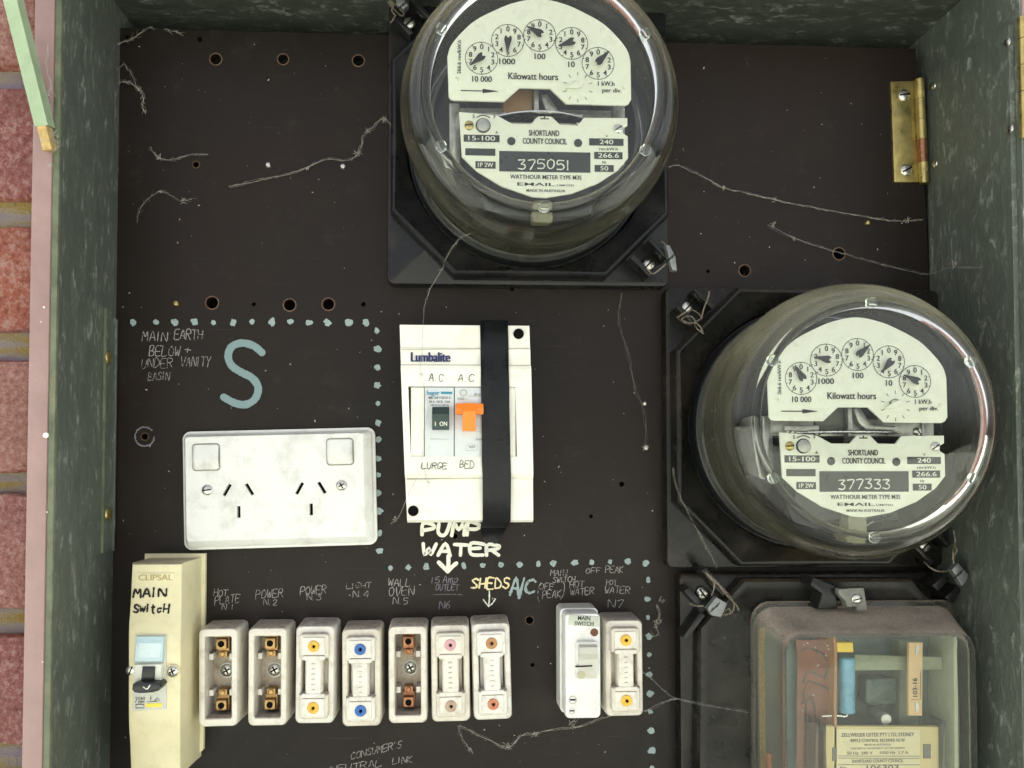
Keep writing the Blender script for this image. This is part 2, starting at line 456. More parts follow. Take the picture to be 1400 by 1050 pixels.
VOID = M('dark hole', (.004, .004, .004), .8, spec=.1)
IVORY = M('aged ivory plastic', (.77, .70, .45), .42, vary=.05, scale=60, dirt=(.36, .27, .12), dirt_amt=.28, dirt_scale=70, dust=.75, dust_col=(.25, .2, .15))
WHITE = M('white plastic', (.80, .80, .77), .38, vary=.03, scale=40, dirt=(.42, .40, .35), dirt_amt=.55, dirt_scale=75, dust=.4, dust_col=(.3, .27, .22))
CREAM = M('cream plastic', (.83, .81, .72), .42, vary=.03, scale=40, dirt=(.5, .45, .32), dirt_amt=.3, dirt_scale=60, dust=.4, dust_col=(.35, .3, .22))
PORC = M('white ceramic fuse', (.78, .76, .71), .38, vary=.05, scale=90, dirt=(.30, .24, .17), dirt_amt=.55, dirt_scale=130, dust=.85, dust_col=(.20, .155, .13), bump=.08, coat=.2, ivar=.38)  # dust on upward faces also paints in the shade of the fuse tops
PORC_IN = M('fuse base inner', (.48, .40, .31), .55, vary=.2, dirt=(.16, .10, .065), dirt_amt=.85, dirt_scale=160, dust=.8, dust_col=(.2, .15, .11))
DIAL = M('enamelled dial plate', (.90, .92, .77), .32, vary=.03, scale=60, dirt=(.6, .6, .45), dirt_amt=.3, dirt_scale=60)
INK = M('black ink', (.012, .013, .013), .5)
INKG = M('faded grey ink', (.17, .17, .15), .6)
PLATEK = M('black name panel', (.02, .024, .02), .35)
LETT = M('cream lettering', (.78, .80, .68), .5)
TAPE = M('black vinyl tape', (.017, .018, .02), .36, vary=.2, scale=50, bump=.2, bscale=120, dirt=(.06, .06, .055), dirt_amt=.5)
BLK = M('black switch plastic', (.014, .016, .017), .35)
GREYP = M('grey breaker face', (.62, .65, .66), .35, vary=.03)
BLUEW = M('pale blue window', (.45, .60, .65), .12, vary=.08, coat=.5)
GRN = M('dark green toggle', (.022, .045, .042), .35)
ORG = M('orange toggle', (.90, .23, .015), .38, vary=.06)
TEAL = M('teal print', (.02, .24, .36), .5)
NAVY = M('navy print', (.012, .018, .10), .5)
YEL = M('yellow print', (.85, .72, .08), .5)
C_YEL = M('yellow fuse plug', (.78, .47, .045), .45, vary=.15, dirt=(.4, .2, .03), dirt_amt=.4, dirt_scale=300)
C_BLU = M('blue fuse plug', (.03, .13, .42), .45, vary=.15)
C_PNK = M('pink fuse plug', (.62, .33, .36), .5, vary=.15)
C_TAN = M('tan fuse plug', (.46, .33, .23), .55, vary=.2, dirt=(.2, .12, .08), dirt_amt=.5, dirt_scale=300)
C_BRN = M('brown fuse plug', (.42, .21, .085), .5, vary=.2)
C_RST = M('rusty orange fuse plug', (.48, .17, .08), .6, vary=.3, dirt=(.6, .5, .4), dirt_amt=.7, dirt_scale=300)
LEAD = M('lead seal', (.22, .23, .23), .5, metal=.6, vary=.25, scale=300, bump=.3, dust=.2)
WIRE = M('twisted seal wire', (.24, .205, .155), .5, metal=.5, vary=.3, scale=600)
FLUFF = M('dusty web fluff', (.45, .42, .36), .9, vary=.3, scale=300)
WEB = chalk('cobweb silk', (.46, .44, .38), .60, 500)
CH_BLUE = chalk('pale blue chalk', (.31, .385, .385), .52, 1000)
CH_S = chalk('pale blue paint pen', (.22, .31, .32), .68, 700)
CH_GREY = chalk('faint pencil', (.32, .305, .285), .37, 1100)
CH_FAINT = chalk('faint violet pencil', (.22, .20, .24), .48, 800)
CH_WHITE = chalk('white paint pen', (.80, .79, .70), .8, 600)
CH_YEL = chalk('yellow paint pen', (.80, .68, .40), .8, 600)
PEN = chalk('black marker', (.012, .012, .014), .85, 500)
PENG = chalk('thin ink pen', (.10, .10, .09), .7, 700)

def board_mat():
    m, t, out = new_mat('black zelemite board')
    tc = node(t, 'ShaderNodeTexCoord').outputs['Object']
    a = node(t, 'ShaderNodeTexNoise', {'Vector': tc, 'Scale': 5, 'Detail': 4.0}).outputs[0]
    mp = node(t, 'ShaderNodeMapping', {'Vector': tc, 'Scale': (40, 40, 300)}).outputs[0]
    b = node(t, 'ShaderNodeTexNoise', {'Vector': mp, 'Scale': 1.0, 'Detail': 8.0, 'Roughness': .7}).outputs[0]
    s = node(t, 'ShaderNodeTexNoise', {'Vector': tc, 'Scale': 950, 'Detail': 3.0, 'Roughness': .8}).outputs[0]
    d = node(t, 'ShaderNodeTexNoise', {'Vector': tc, 'Scale': 16, 'Detail': 9.0, 'Roughness': .75}).outputs[0]
    c = mixc(t, ramp(t, a, [(.35, 0), (.65, 1)]).outputs[0], (.0125, .0094, .0082), (.0165, .0104, .0078))
    c = mixc(t, ramp(t, b, [(.45, 0), (.8, .14)]).outputs[0], c, (.036, .03, .026))
    c = mixc(t, ramp(t, s, [(.68, 0), (.76, .5)]).outputs[0], c, (.12, .10, .085))
    c = mixc(t, ramp(t, d, [(.52, 0), (.8, .3)]).outputs[0], c, (.045, .036, .028))
    for ang, sc_ in ((.5, (22, 1, 900)), (-.9, (16, 1, 700)), (1.45, (26, 1, 1100))):      # fine scratches and wiped streaks
        mq = node(t, 'ShaderNodeMapping', {'Vector': tc, 'Rotation': (0, ang, 0), 'Scale': sc_}).outputs[0]
        q = node(t, 'ShaderNodeTexNoise', {'Vector': mq, 'Scale': 1.0, 'Detail': 2.0}).outputs[0]
        c = mixc(t, ramp(t, q, [(.71, 0), (.76, .22)]).outputs[0], c, (.085, .072, .06))
    e = node(t, 'ShaderNodeTexNoise', {'Vector': tc, 'Scale': 34, 'Detail': 10.0, 'Roughness': .8}).outputs[0]
    c = mixc(t, ramp(t, e, [(.56, 0), (.72, .45)]).outputs[0], c, (.048, .041, .035))
    rg = node(t, 'ShaderNodeMapRange', {0: d, 1: .3, 2: .7, 3: .30, 4: .58}).outputs[0]
    bs = node(t, 'ShaderNodeBsdfPrincipled', {'Base Color': c, 'Roughness': rg, 'Specular IOR Level': .2})
    bp = node(t, 'ShaderNodeBump', {'Height': b, 'Strength': .06, 'Distance': .0005}).outputs[0]
    t.links.new(bp, bs.inputs['Normal']); t.links.new(bs.outputs[0], out.inputs[0])
    return m
BOARD = board_mat()

def brick_mat():
    m, t, out = new_mat('pink brick')
    tc = node(t, 'ShaderNodeTexCoord').outputs['Object']
    isl = node(t, 'ShaderNodeNewGeometry').outputs['Random Per Island']
    n1 = node(t, 'ShaderNodeTexNoise', {'Vector': tc, 'Scale': 300, 'Detail': 8.0, 'Roughness': .8}).outputs[0]
    n2 = node(t, 'ShaderNodeTexNoise', {'Vector': tc, 'Scale': 40, 'Detail': 5.0, 'Roughness': .6}).outputs[0]
    c = ramp(t, isl, [(0, (.52, .15, .09)), (.5, (.40, .125, .12)), (1, (.52, .25, .20))]).outputs[0]
    c = mixc(t, ramp(t, n1, [(.49, 0), (.59, .7)]).outputs[0], c, (.70, .46, .41))
    c = mixc(t, ramp(t, n2, [(.5, 0), (.75, .6)]).outputs[0], c, (.28, .10, .085))
    c = mixc(t, ramp(t, n1, [(.36, .95), (.45, 0)]).outputs[0], c, (.13, .045, .045))
    b = node(t, 'ShaderNodeBsdfPrincipled', {'Base Color': c, 'Roughness': .9})
    h = node(t, 'ShaderNodeMath', {0: n1, 1: n2}, operation='ADD').outputs[0]
    bp = node(t, 'ShaderNodeBump', {'Height': h, 'Strength': 1.0, 'Distance': .005}).outputs[0]
    t.links.new(bp, b.inputs['Normal']); t.links.new(b.outputs[0], out.inputs[0])
    return m
def mortar_mat():
    m, t, out = new_mat('sandy mortar')
    tc = node(t, 'ShaderNodeTexCoord').outputs['Object']
    n1 = node(t, 'ShaderNodeTexNoise', {'Vector': tc, 'Scale': 500, 'Detail': 6.0, 'Roughness': .7}).outputs[0]
    n2 = node(t, 'ShaderNodeTexNoise', {'Vector': node(t, 'ShaderNodeMapping', {'Vector': tc, 'Scale': (12, 12, 90)}).outputs[0], 'Scale': 1.0, 'Detail': 4.0}).outputs[0]
    c = ramp(t, n2, [(.40, (.50, .40, .52)), (.5, (.60, .50, .42)), (.58, (.62, .44, .13))]).outputs[0]
    c = mixc(t, ramp(t, n1, [(.5, 0), (.72, .6)]).outputs[0], c, (.62, .54, .45))
    b = node(t, 'ShaderNodeBsdfPrincipled', {'Base Color': c, 'Roughness': .95})
    bp = node(t, 'ShaderNodeBump', {'Height': n1, 'Strength': 1.0, 'Distance': .014}).outputs[0]
    t.links.new(bp, b.inputs['Normal']); t.links.new(b.outputs[0], out.inputs[0])
    return m
BRICK, MORTAR = brick_mat(), mortar_mat()

COVER = clear('clear glass cover', (.97, .985, .955), .012, .20)
COVER_FRONT = clear('clear cover face', (.98, .99, .97), .008, .05)
COVER_B = clear('dusty clear plastic cover', (.96, .97, .93), .05, .72, (.30, .235, .20), scratch=1)
GLASS = glass('thick glass')

# ------------------------------------------------------------------ setting
H_FRONT, H_R = .071, .080        # the rims of the left and the right side of the box
XL = P(157, 560, 0).x
XR = P(1277, 420, 0).x
ZT = P(700, 26, 0).z
ZB = P(700, 1190, 0).z
ground = NB()
for x0, x1, y0, y1 in ((-60, 60, -60, 60),):
    ground.faces.new([ground.verts.new(p) for p in ((x0, y0, -1.3), (x1, y0, -1.3), (x1, y1, -1.3), (x0, y1, -1.3))])
GROUND = M('pale bounce ground', (.345, .362, .315), .9, vary=.2, scale=3, bump=.3, bscale=60)  # unseen ground sheet added to bounce light, pale with a greenish tint
tag(obj('ground', ground, GROUND), kind='structure')

# brick wall: mortar body with an opening for the box, and separate brick faces laid on it
HB = .066                          # brick faces stand this far forward of the board
wall = thing('brick_wall', (0, 0, -1.3), 'weathered pink brick wall with sandy mortar left of the meter box', 'wall')
WOFF = Vector((0, 0, -1.3))
ox0, ox1, oz0, oz1 = XL - .012, XR + .012, ZB - .01, ZT + .01
bm = NB()
WX, WT = 1.3, .85
for x0, x1, z0, z1 in ((-WX, ox0, -1.3, WT), (ox1, WX, -1.3, WT), (ox0, ox1, -1.3, oz0), (ox0, ox1, oz1, WT)):
    box(bm, x0, x1, z0, z1, -.06, HB - .007, 0)
obj('mortar', bm, MORTAR, wall, off=WOFF)
bm = NB()
zc = [P(20, y, HB).z for y in (1040, 846, 653, 461, 288, 104)]
pitch = (zc[-1] - zc[0]) / 5
rb = random.Random(5)
def rough_rect(x0, z0, x1, z1):
    n = max(2, int((x1 - x0) / .012)); m = max(2, int((z1 - z0) / .012)); c = .003
    p = [(x0 + c + (x1 - x0 - 2 * c) * i / n, z0) for i in range(n + 1)] + [(x1, z0 + c + (z1 - z0 - 2 * c) * i / m) for i in range(m + 1)]
    return p + [(x1 - c - (x1 - x0 - 2 * c) * i / n, z1) for i in range(n + 1)] + [(x0, z1 - c - (z1 - z0 - 2 * c) * i / m) for i in range(m + 1)]
zr = zc[0] - pitch * 16; k = 0
while zr < WT - pitch:
    z0, z1 = zr + .0066, zr + pitch - .0066
    xs = -WX + (.06 if k % 2 else -.06)
    while xs < WX:
        x0, x1 = xs + .005, xs + .225
        segs = [(max(x0, -WX), min(x1, WX))]
        if z1 > oz0 and z0 < oz1:
            segs = [(a, min(b, ox0)) for a, b in segs if a < ox0] + [(max(a, ox1), b) for a, b in segs if b > ox1]
        for a, b in segs:
            if b - a > .015 and z0 > -1.29:
                j = [rb.uniform(-.0015, .0015) for _ in range(4)]
                slab(bm, [(px_ + rb.uniform(-.0012, .0012), pz_ + rb.uniform(-.0012, .0012)) for px_, pz_ in rough_rect(a, z0 + j[0], b, z1 + j[1])], HB - .009, HB + j[2], .0035)
        xs += .23
    zr += pitch; k += 1
obj('bricks', bm, BRICK, wall, off=WOFF)

# ------------------------------------------------------------------ meter box
mbx = thing('meter_box', (0, 0, ZB), 'dark green galvanised meter box lining with pink painted steel frame', 'meter box')
MO = Vector((0, 0, ZB))
def xpl(bm, x, poly, th):          # sheet lying in a plane of constant x, poly of (h, z), thickness th towards +x
    a = [bm.verts.new((x, -h, z)) for h, z in poly]; b = [bm.verts.new((x + th, -h, z)) for h, z in poly]
    n = len(a); bm.faces.new(a); bm.faces.new(b)
    for i in range(n): bm.faces.new((a[i], a[(i + 1) % n], b[(i + 1) % n], b[i]))
bm = NB(); xpl(bm, XL - .0015, [(-.04, ZB), (H_FRONT, ZB), (H_FRONT, ZT), (-.04, ZT)], .0015)
obj('side_panel', bm, GALV_SIDE, mbx, off=MO)
bm = NB(); xpl(bm, XR, [(-.04, ZB), (H_R, ZB), (H_R, ZT), (-.04, ZT)], .0015)
obj('side_panel', bm, GALV_SIDE, mbx, off=MO)
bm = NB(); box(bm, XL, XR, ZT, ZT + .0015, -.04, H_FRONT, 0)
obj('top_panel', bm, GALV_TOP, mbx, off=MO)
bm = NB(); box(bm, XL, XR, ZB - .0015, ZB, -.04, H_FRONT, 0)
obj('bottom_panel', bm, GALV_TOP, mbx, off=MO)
bm = NB(); box(bm, XL - .0015, XR + .0015, ZB - .0015, ZT + .0015, -.042, -.04, 0)
obj('back_panel', bm, DARKMET, mbx, off=MO)
# liner sheet screwed on the right wall
zl0 = P(1268, 99, 0).z; zl1 = P(1394, 31, H_R - .002).z
bm = NB(); xpl(bm, XR - .0032, [(.001, ZB + .001), (H_R - .004, ZB + .001), (H_R - .004, zl1), (.001, zl0)], .003)
obj('liner_sheet', bm, GALV_LIN, mbx, off=MO)
def at_x(px, py, x):               # photo pixel on a plane of constant x
    d = cF + cR * ((px - PX0) / FPX) + cU * ((PY0 - py) / FPX)
    return CAM + d * (x / d.x)
for px, py in ((1276, 118), (1278, 224), (1377, 59), (1381, 177)):
    p = at_x(px, py, XR - .0032)
    bm = NB(); rings = []
    for r, dx in ((.0026, 0), (.0024, .0006), (.0016, .0011), (.0002, .0013)):
        rings.append([Vector((p.x - dx, p.y + r * math.cos(a * math.pi / 6), p.z + r * math.sin(a * math.pi / 6))) for a in range(12)])
    loft(bm, rings); obj('rivet', bm, STEEL, mbx, off=MO)
# narrow catch strip folded onto the left wall
pz0, pz1 = P(157, 752, 0).z, P(157, 438, 0).z
bm = NB(); xpl(bm, XL + .0002, [(.004, pz0), (.0165, pz0), (.0165, pz1 + .004), (.004, pz1)], .0012)
box(bm, XL + .0002, XL + .0022, pz0, pz1, .0025, .004, 0)
obj('catch_strip', bm, GALV_SIDE, mbx, off=MO)
bm = NB(); xpl(bm, XL + .0002, [(.0165, pz0), (.0175, pz0), (.0175, pz1 + .004), (.0165, pz1 + .004)], .0016)
obj('strip_edge', bm, HEM, mbx, off=MO)
for py in (489, 703):
    p = at_x(148, py, XL + .0014)
    bm = NB(); rings = []
    for r, dx in ((.0042, 0), (.0036, .0008), (.002, .0013), (.0002, .0014)):
        rings.append([Vector((p.x + dx, p.y + r * math.cos(a * math.pi / 8), p.z + r * math.sin(a * math.pi / 8))) for a in range(16)])
    loft(bm, rings); obj('rivet', bm, BRASS, mbx, off=MO)
# hem and painted frame round the opening
bm = NB()
fw = abs(P(70, 560, H_FRONT).x - P(42.5, 560, H_FRONT).x)
for z0, z1 in ((ZB, ZT),): 
    box(bm, XL - .003, XL + .0004, z0, z1, H_FRONT, H_FRONT + .0022, .0006)
obj('folded_hem', bm, HEM, mbx, off=MO)
fx = XL - .003
bm = NB()
box(bm, fx - fw, fx, ZB - fw, ZT + fw, HB - .01, H_FRONT + .003, .001)
box(bm, XR + .0015, XR + .0015 + fw, ZB - fw, ZT + fw, HB - .01, H_R + .001, .001)
box(bm, fx + .0001, XR + .0013, ZT + .003, ZT + fw, HB - .01, H_FRONT + .003, .001)
box(bm, fx + .0001, XR + .0013, ZB - fw, ZB - .003, HB - .01, H_FRONT + .003, .001)
obj('painted_frame', bm, PINK, mbx, off=MO)
# white paint nibs on the frame
for px, py, s in ((63, 595, 3.2), (60, 420, 1.2), (56, 440, .8), (64, 700, .9), (50, 520, .6), (58, 905, .8)):
    p = P(px, py, H_FRONT + .003); r = s * .0005; bm = NB()
    lathe(bm, p.x, p.z, [(r, H_FRONT + .0028), (r * .9, H_FRONT + .0028 + r * .5), (r * .2, H_FRONT + .0028 + r * .8)], 8)
    obj('paint_nib', bm, WHITE, mbx, off=MO)
# brass door hinge at the right edge of the box
dh = thing('brass_hinge', P(1398, 190, H_R), 'narrow brass door hinge knuckle at the right rim of the box', 'hinge')
ho = Vector(dh.location)
xk = XR + .0022
ys = [24, 54, 90, 126, 190]
for a, b in zip(ys, ys[1:]):
    bm = NB(); z0, z1 = P(1398, b, H_R).z + .0002, P(1398, a, H_R).z - .0002
    lathe_pts = [[Vector((xk + .003 * math.cos(t * math.pi / 8), -H_R + .003 * math.sin(t * math.pi / 8), z)) for t in range(16)] for z in (z0, z1)]
    loft(bm, lathe_pts); obj('knuckle', bm, BRASS, dh, off=ho)

# ------------------------------------------------------------------ board
bo = [P(148, 37.5).xz, P(1252, 67).xz, P(1290, 700).xz, P(1300, 1180).xz, P(140, 1180).xz]
bo = [tuple(v) for v in bo][::-1]
holes = [(295, 81, 7.5), (387, 81, 7), (490, 83, 7.5), (273, 54, 3.6), (174, 51, 3), (268, 225, 4.4), (290, 414, 8), (347, 416, 2.8), (396, 417, 7.8), (449, 416, 7.8),
         (497, 416, 3.2), (198, 597, 4.5), (1018, 370, 7.6), (968, 371, 2.6), (1147, 347, 8), (622, 733, 3.6), (724, 848, 5.2), (728, 909, 2.8), (850, 662, 3.6), (808, 706, 2.6), (700, 395, 3)]
SC = D / FPX
hl = []
for px, py, r in holes:
    p = P(px, py); hl.append(circ(p.x, p.z, r * SC, 18))
board = thing('switchboard_panel', (0, 0, ZB), 'black hinged switchboard panel drilled with holes and covered in chalk lettering', 'panel')
obj('panel', curve_mesh([bo] + hl, -.006, 0), BOARD, board, angle=30, off=MO)
RIM = M('worn hole edge', (.14, .08, .05), .8, vary=.4, scale=500)
for px, py, r in holes:
    if r < 4: continue
    bm = NB()
    p = P(px, py); r *= SC
    loft(bm, [at(circ(p.x, p.z, r * 1.01, 20), -.0015), at(circ(p.x, p.z, r * 1.01, 20), .0002), at(circ(p.x, p.z, r * 1.14, 20), .0002), at(circ(p.x, p.z, r * 1.2, 20), .00005)], False, False)
    obj('hole_rim', bm, RIM, board, off=MO)
for px, py, r in ((367, 226, 4), (469, 228, 4), (881, 552, 3), (1186, 305, 3.6), (883, 612, 4), (241, 415, 4)):
    p = P(px, py); r *= SC; bm = NB()
    lathe(bm, p.x, p.z, [(r, 0), (r, .0006), (r * .7, .0013), (r * .1, .0015)], 16)
    obj('pin', bm, BRASS if px in (1186, 241) else STEEL, board, off=MO)

dots = [(182, 441), (213, 440), (239, 440), (266, 440), (292, 441), (319, 441), (345, 440), (372, 440), (397, 440), (422, 441), (448, 441), (477, 441), (500, 441),
        (515, 452), (516, 477), (516, 502), (516, 527), (517, 552), (517, 578), (517, 601), (517, 627), (517, 649), (517, 674), (518, 699), (519, 729), (519, 753),
        (534, 777), (558, 776), (583, 775), (634, 773), (660, 773), (685, 772), (710, 772), (736, 771), (756, 770), (786, 769), (809, 769), (834, 768), (858, 767), (883, 770),
        (886, 793), (885, 819), (886, 844), (887, 870), (888, 895), (888, 922), (889, 948), (889, 973), (890, 999), (891, 1026), (891, 1050)]
bm = NB()
for i, (px, py) in enumerate(dots):
    k = random.uniform(.75, 1.15) * (5.3 if i < 13 else 4.7); ex = random.uniform(.75, 1.2)
    p = P(px, py); a = random.random() * 6
    pts = [(p.x + ex * q * math.cos(a + t * .5236), p.z + q * math.sin(a + t * .5236)) for t in range(12) for q in [k * SC * random.uniform(.70, 1.15)]]
    bm.faces.new([bm.verts.new((x, -.00015, z)) for x, z in pts])
obj('dotted_border', bm, CH_BLUE, board, off=MO)
bm = NB()
HH[0] = 0
stroke(bm, [(358, 482), (347, 473), (331, 469), (317, 474), (312, 487), (317, 500), (330, 509), (345, 517), (353, 530), (349, 545), (336, 553), (321, 551), (306, 543)], 10.2 * SC, k=6)
obj('painted_letter', bm, CH_S, board, off=MO)

def lettering(lines, wd, mat, name='handwriting', **kw):
    bm = NB()
    for l in lines: write(bm, *l[:5], wd, **{**kw, **(l[5] if len(l) > 5 else {})})
    return obj(name, bm, mat, board, off=MO)
TW = .00042
lettering([('MAIN', 195, 452, 229, 466), ('EARTH', 239, 450, 277, 464), ('BELOW', 205, 472, 246, 487), ('+', 252, 472, 262, 484)], TW * 1.35, CH_GREY)
lettering([('UNDER', 194, 489, 236, 503), ('VANITY', 248, 486, 288, 501), ('BASIN', 203, 508, 232, 520)], TW, CH_GREY)
lettering([('HOT', 293, 805, 311, 815), ('PLATE', 294, 813, 328, 825, {'rise': 3}), ('N.1', 304, 825, 320, 834)], TW, CH_GREY)
lettering([('POWER', 350, 805, 387, 817, {'rise': 3}), ('N.2', 361, 818, 379, 827)], TW, CH_GREY)
lettering([('POWER', 411, 800, 446, 812, {'rise': 3}), ('N.3', 420, 811, 439, 820)], TW, CH_GREY)
lettering([('LIGHT', 474, 796, 507, 804, {'rise': 1}), ('N.4', 483, 807, 504, 816)], TW, CH_GREY)
lettering([('WALL', 531, 790, 562, 801), ('OVEN', 532, 801, 566, 814, {'rise': 2}), ('N.5', 538, 816, 558, 826)], TW * 1.2, CH_GREY)
lettering([('15', 590, 788, 601, 797), ('Amp', 606, 786, 627, 797), ('OUTLET', 596, 798, 627, 807), ('N6', 601, 821, 616, 832)], TW, CH_FAINT)
lettering([('SHEDS', 645, 789, 696, 804)], TW * 2.7, CH_YEL)
lettering([('A', 698, 790, 710, 814), ('/', 711, 790, 717, 814), ('C', 719, 791, 731, 813)], TW * 4.2, CH_BLUE)
lettering([('(', 734, 799, 740, 818), ('OFF', 738, 797, 757, 806), ('PEAK', 742, 806, 767, 817, {'rise': -2 + 4}), (')', 766, 796, 773, 816)], TW, CH_GREY)
lettering([('MAIN', 753, 778, 775, 787), ('SWITCH', 756, 788, 786, 796), ('HOT', 779, 793, 798, 803), ('WATER', 780, 803, 812, 813, {'rise': 2})], TW * 1.1, CH_GREY)
lettering([('OFF', 801, 776, 821, 784), ('PEAK', 828, 773, 852, 783), ('HOT', 829, 792, 843, 800), ('WATER', 827, 801, 861, 811)], TW, CH_GREY)
lettering([('N7', 832, 819, 852, 830)], TW * 1.3, CH_GREY)
lettering([('PUMP', 578, 713, 655, 731)], TW * 5.5, CH_WHITE)
lettering([('WATER', 577, 742, 683, 759)], TW * 5.2, CH_WHITE)
lettering([("CONSUMER'S", 480, 1020, 549, 1030, {'rise': 17}), ('NEUTRAL', 452, 1042, 522, 1052, {'rise': 9}), ('LINK', 537, 1034, 563, 1043, {'rise': 3})], TW * 1.1, CH_GREY)
bm = NB(); stroke(bm, [(613, 760), (613, 770), (612, 780)], .0026); stroke(bm, [(600, 769), (606, 775), (612, 781)], .0026); stroke(bm, [(612, 781), (618, 775), (624, 770)], .0026)
obj('arrow_mark', bm, CH_WHITE, board, off=MO)
bm = NB(); stroke(bm, [(669, 809), (669, 819), (668, 829)], .0009); stroke(bm, [(661, 820), (664, 824), (668, 829)], .0009); stroke(bm, [(668, 829), (673, 825), (677, 819)], .0009)
obj('arrow_mark', bm, CH_WHITE, board, off=MO)
bm = NB(); stroke(bm, [(592, 813), (612, 812.5), (632, 813)], TW * .7); obj('ruled_line', bm, CH_FAINT, board, off=MO)
# circular scuff round one bolt hole
bm = NB(); stroke(bm, [(198 + 13 * math.cos(a), 597 + 13 * math.sin(a)) for a in [x * .5 for x in range(12)]], .0009, jit=.6); obj('scuff_ring', bm, CH_FAINT, board, off=MO)

# brass butt hinge of the board
hg = thing('brass_hinge', P(1236, 250), 'brass butt hinge with two slotted screws on the board edge', 'hinge')
go = Vector(hg.location)
bm = NB(); lf = [tuple(P(*q).xz) for q in ((1221, 250), (1256, 250), (1253, 112), (1216, 113))]
slab(bm, lf, 0, .0016, .0003); obj('leaf', bm, BRASS, hg, off=go)
for i, (a, b) in enumerate(((109, 136), (136.5, 164), (164.5, 191), (191.5, 222), (222.5, 251))):
    bm = NB(); p0, p1 = P(1260 + (a - 180) * .05, a, .003), P(1260 + (b - 180) * .05, b, .003)
    loft(bm, [[Vector((p.x + .0029 * math.cos(t * math.pi / 8), -.003 + .0029 * math.sin(t * math.pi / 8), p.z)) for t in range(16)] for p in (p1, p0)])
    obj('knuckle', bm, BRASS if i != 3 else COPPER, hg, off=go)
def screw(parent, x, z, h, r, off, mat=STEEL, slot=True, cross=False, ang=.4, name='screw'):
    bm = NB()
    lathe(bm, x, z, [(r, h - .0004), (r, h + r * .18), (r * .82, h + r * .34), (r * .45, h + r * .44), (.00002, h + r * .46)], 20)
    o = obj(name, bm, mat, parent, off=off)
    bm = NB(); ca, sa = math.cos(ang), math.sin(ang)
    for (ux, uz) in ([(ca, sa)] + ([(-sa, ca)] if cross else [])):
        l = r * (.62 if cross else .86); t = r * .13
        q = [(x - ux * l - uz * t, z - uz * l + ux * t), (x - ux * l + uz * t, z - uz * l - ux * t), (x + ux * l + uz * t, z + uz * l - ux * t), (x + ux * l - uz * t, z + uz * l + ux * t)]
        hh = h + r * .30 if not cross else h + r * .4
        slab(bm, q, hh, h + r * (.475 if ux == ca else .485), 0)
    obj('slot', bm, VOID, o, off=off)
    return o
for px, py, a in ((1234, 132, .1), (1237, 234, .5)):
    p = P(px, py); screw(hg, p.x, p.z, .0016, .0039, go, ang=a)

# ------------------------------------------------------------------ electricity meters
HBASE, HPL = .026, .076
def dl(px, py):                       # meter 1 photo pixel at dial depth -> local (x, z)
    k = (D - HPL) / FPX
    return ((px - 737) * k, (137 - py) * k)
def tm(s, px, py, ch, wd=None, al='C', rot=0, h=HPL + .0004):
    x, z = dl(px, py); k = (D - HPL) / FPX
    return (s, x, z, ch * k, wd * k if wd else None, al, rot, h)

